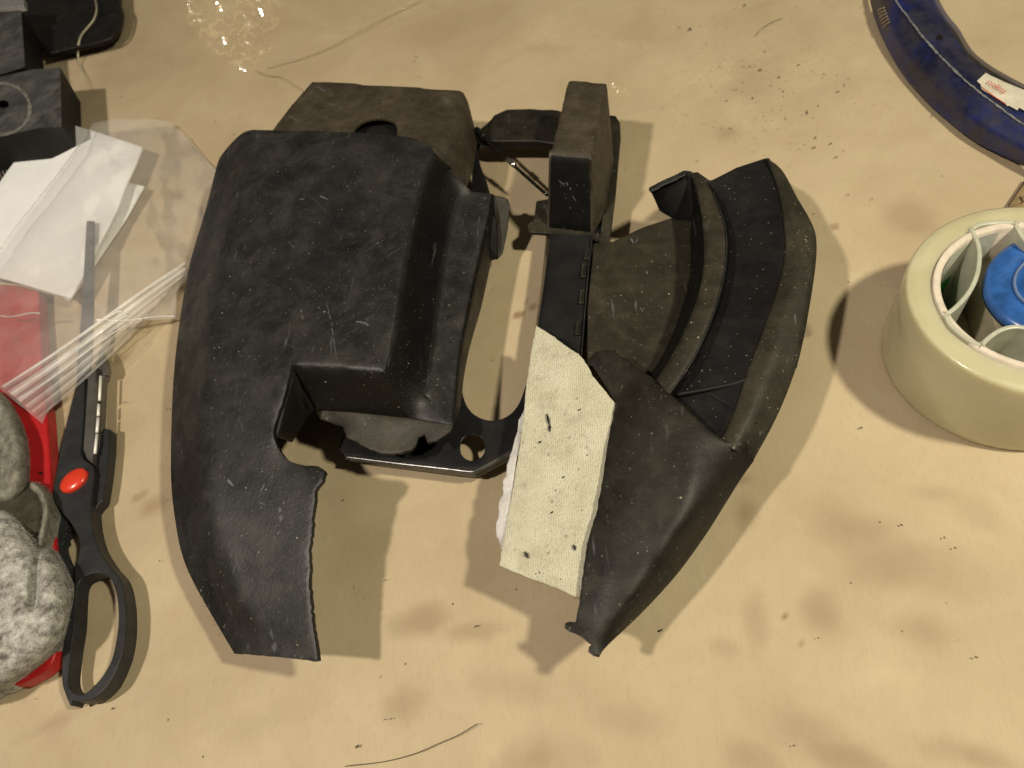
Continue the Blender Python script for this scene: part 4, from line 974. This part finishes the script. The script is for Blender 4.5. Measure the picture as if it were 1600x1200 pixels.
Sheet().loft([rag([(3+R*math.cos(a), 170+R*.92*math.sin(a), 34.25) for a in np.linspace(-2.4, 1.9, 60)], 1.5, R, .2) for R in (41, 46)], 60, 1, pre=True).make('rubbed_ring', ring, b1, 0, 0)
slab('hole_bottom', [(5+12*math.cos(a), 165+9*math.sin(a), 27) for a in np.linspace(0, 6.283, 20)[:-1]], 24, M['deep'], b1, 0)
b2 = Sheet()
b2.poly(dens([(-60,24,34),(0,18,34),(33,16,34),(36,60,34),(39,105,34),(0,116,34),(-60,130,34)], 8, False, True))
b2.loft([[(33,16,34),(36,60,34),(39,105,34)], [(66,70,6),(68,100,6),(74,140,6)]], 12, 5)
b2.loft([[(39,105,34),(0,116,34),(-60,130,34)], [(74,140,6),(30,150,6),(-30,165,6)]], 12, 5)
tag(b2.make('grey_block', b1m, None, 0, 1), 'dark grey block at the top left, above the block with the hole', 'rubber block')
sb = slab('silver_bar', [(-40,1,36),(0,-2,36),(37,-3,36),(37,9,36),(0,14,36),(-40,19,36)], 31, simple('brushed_silver', (.55,.57,.60), .35, .7, .15, 200), None, .8)
tag(sb, 'bright silver bar in the very top left corner', 'metal bar')
pn = thing('black_tray', 'shiny black tray with a raised rim and rounded corner, top left', 'tray', P(120, 30, 0))
po = dens([(0,-60,9),(192,-60,9),(190,-20,9),(187,8,9),(192,18,9),(191,34,9),(186,48,9),(176,60,9),(162,66,9),(140,71,9),(110,78,9),(74,86,9),(50,60,9),(0,60,9)], 7, False, True)
ps_ = Sheet().poly(po); ps_.make('tray_floor', M['navy'], pn, 3, 1, wob=.6)
tube('tray_rim', [(186,-40,11),(186,5,11),(191,20,11),(187,42,11),(176,58,11),(160,65,11),(120,74,11),(74,85,11)], 1.3, M['body'], pn, 8)
br_ = thing('bristle_comb', 'small grey ribbed strip peeking out left of the white wipe', 'brush', P(5, 270, 0))
rib_m = simple('grey_rib', (.30, .29, .26), .6)
slab('strip_back', Z([(-60,240),(30,242),(26,262),(-20,340),(-60,340)], 6), 1, M['body'], br_, .3)
for k in range(14):
    x = -52+k*6.3; tube('rib', [(x, 244, 8), (x+16, 276, 8), (x+30, 312, 8)], .42, rib_m, br_, 6, False)
lp = tag(tube('clear_strap', [(143,-20,13),(149,0,13),(151,15,13.5),(147,30,13),(138,42,12.5),(128,54,12),(123,68,11),(122,84,5),(124,100,.8),(134,118,.6),(142,140,.5)], .75, glassy('yellowed_clear_plastic', (.62, .57, .40), .3, .2, .75), None, 8, taper=lambda t: 1-.75*max(0, t-.6)/.4), 'thin yellowish clear strap hanging over the black tray onto the paper', 'strap')
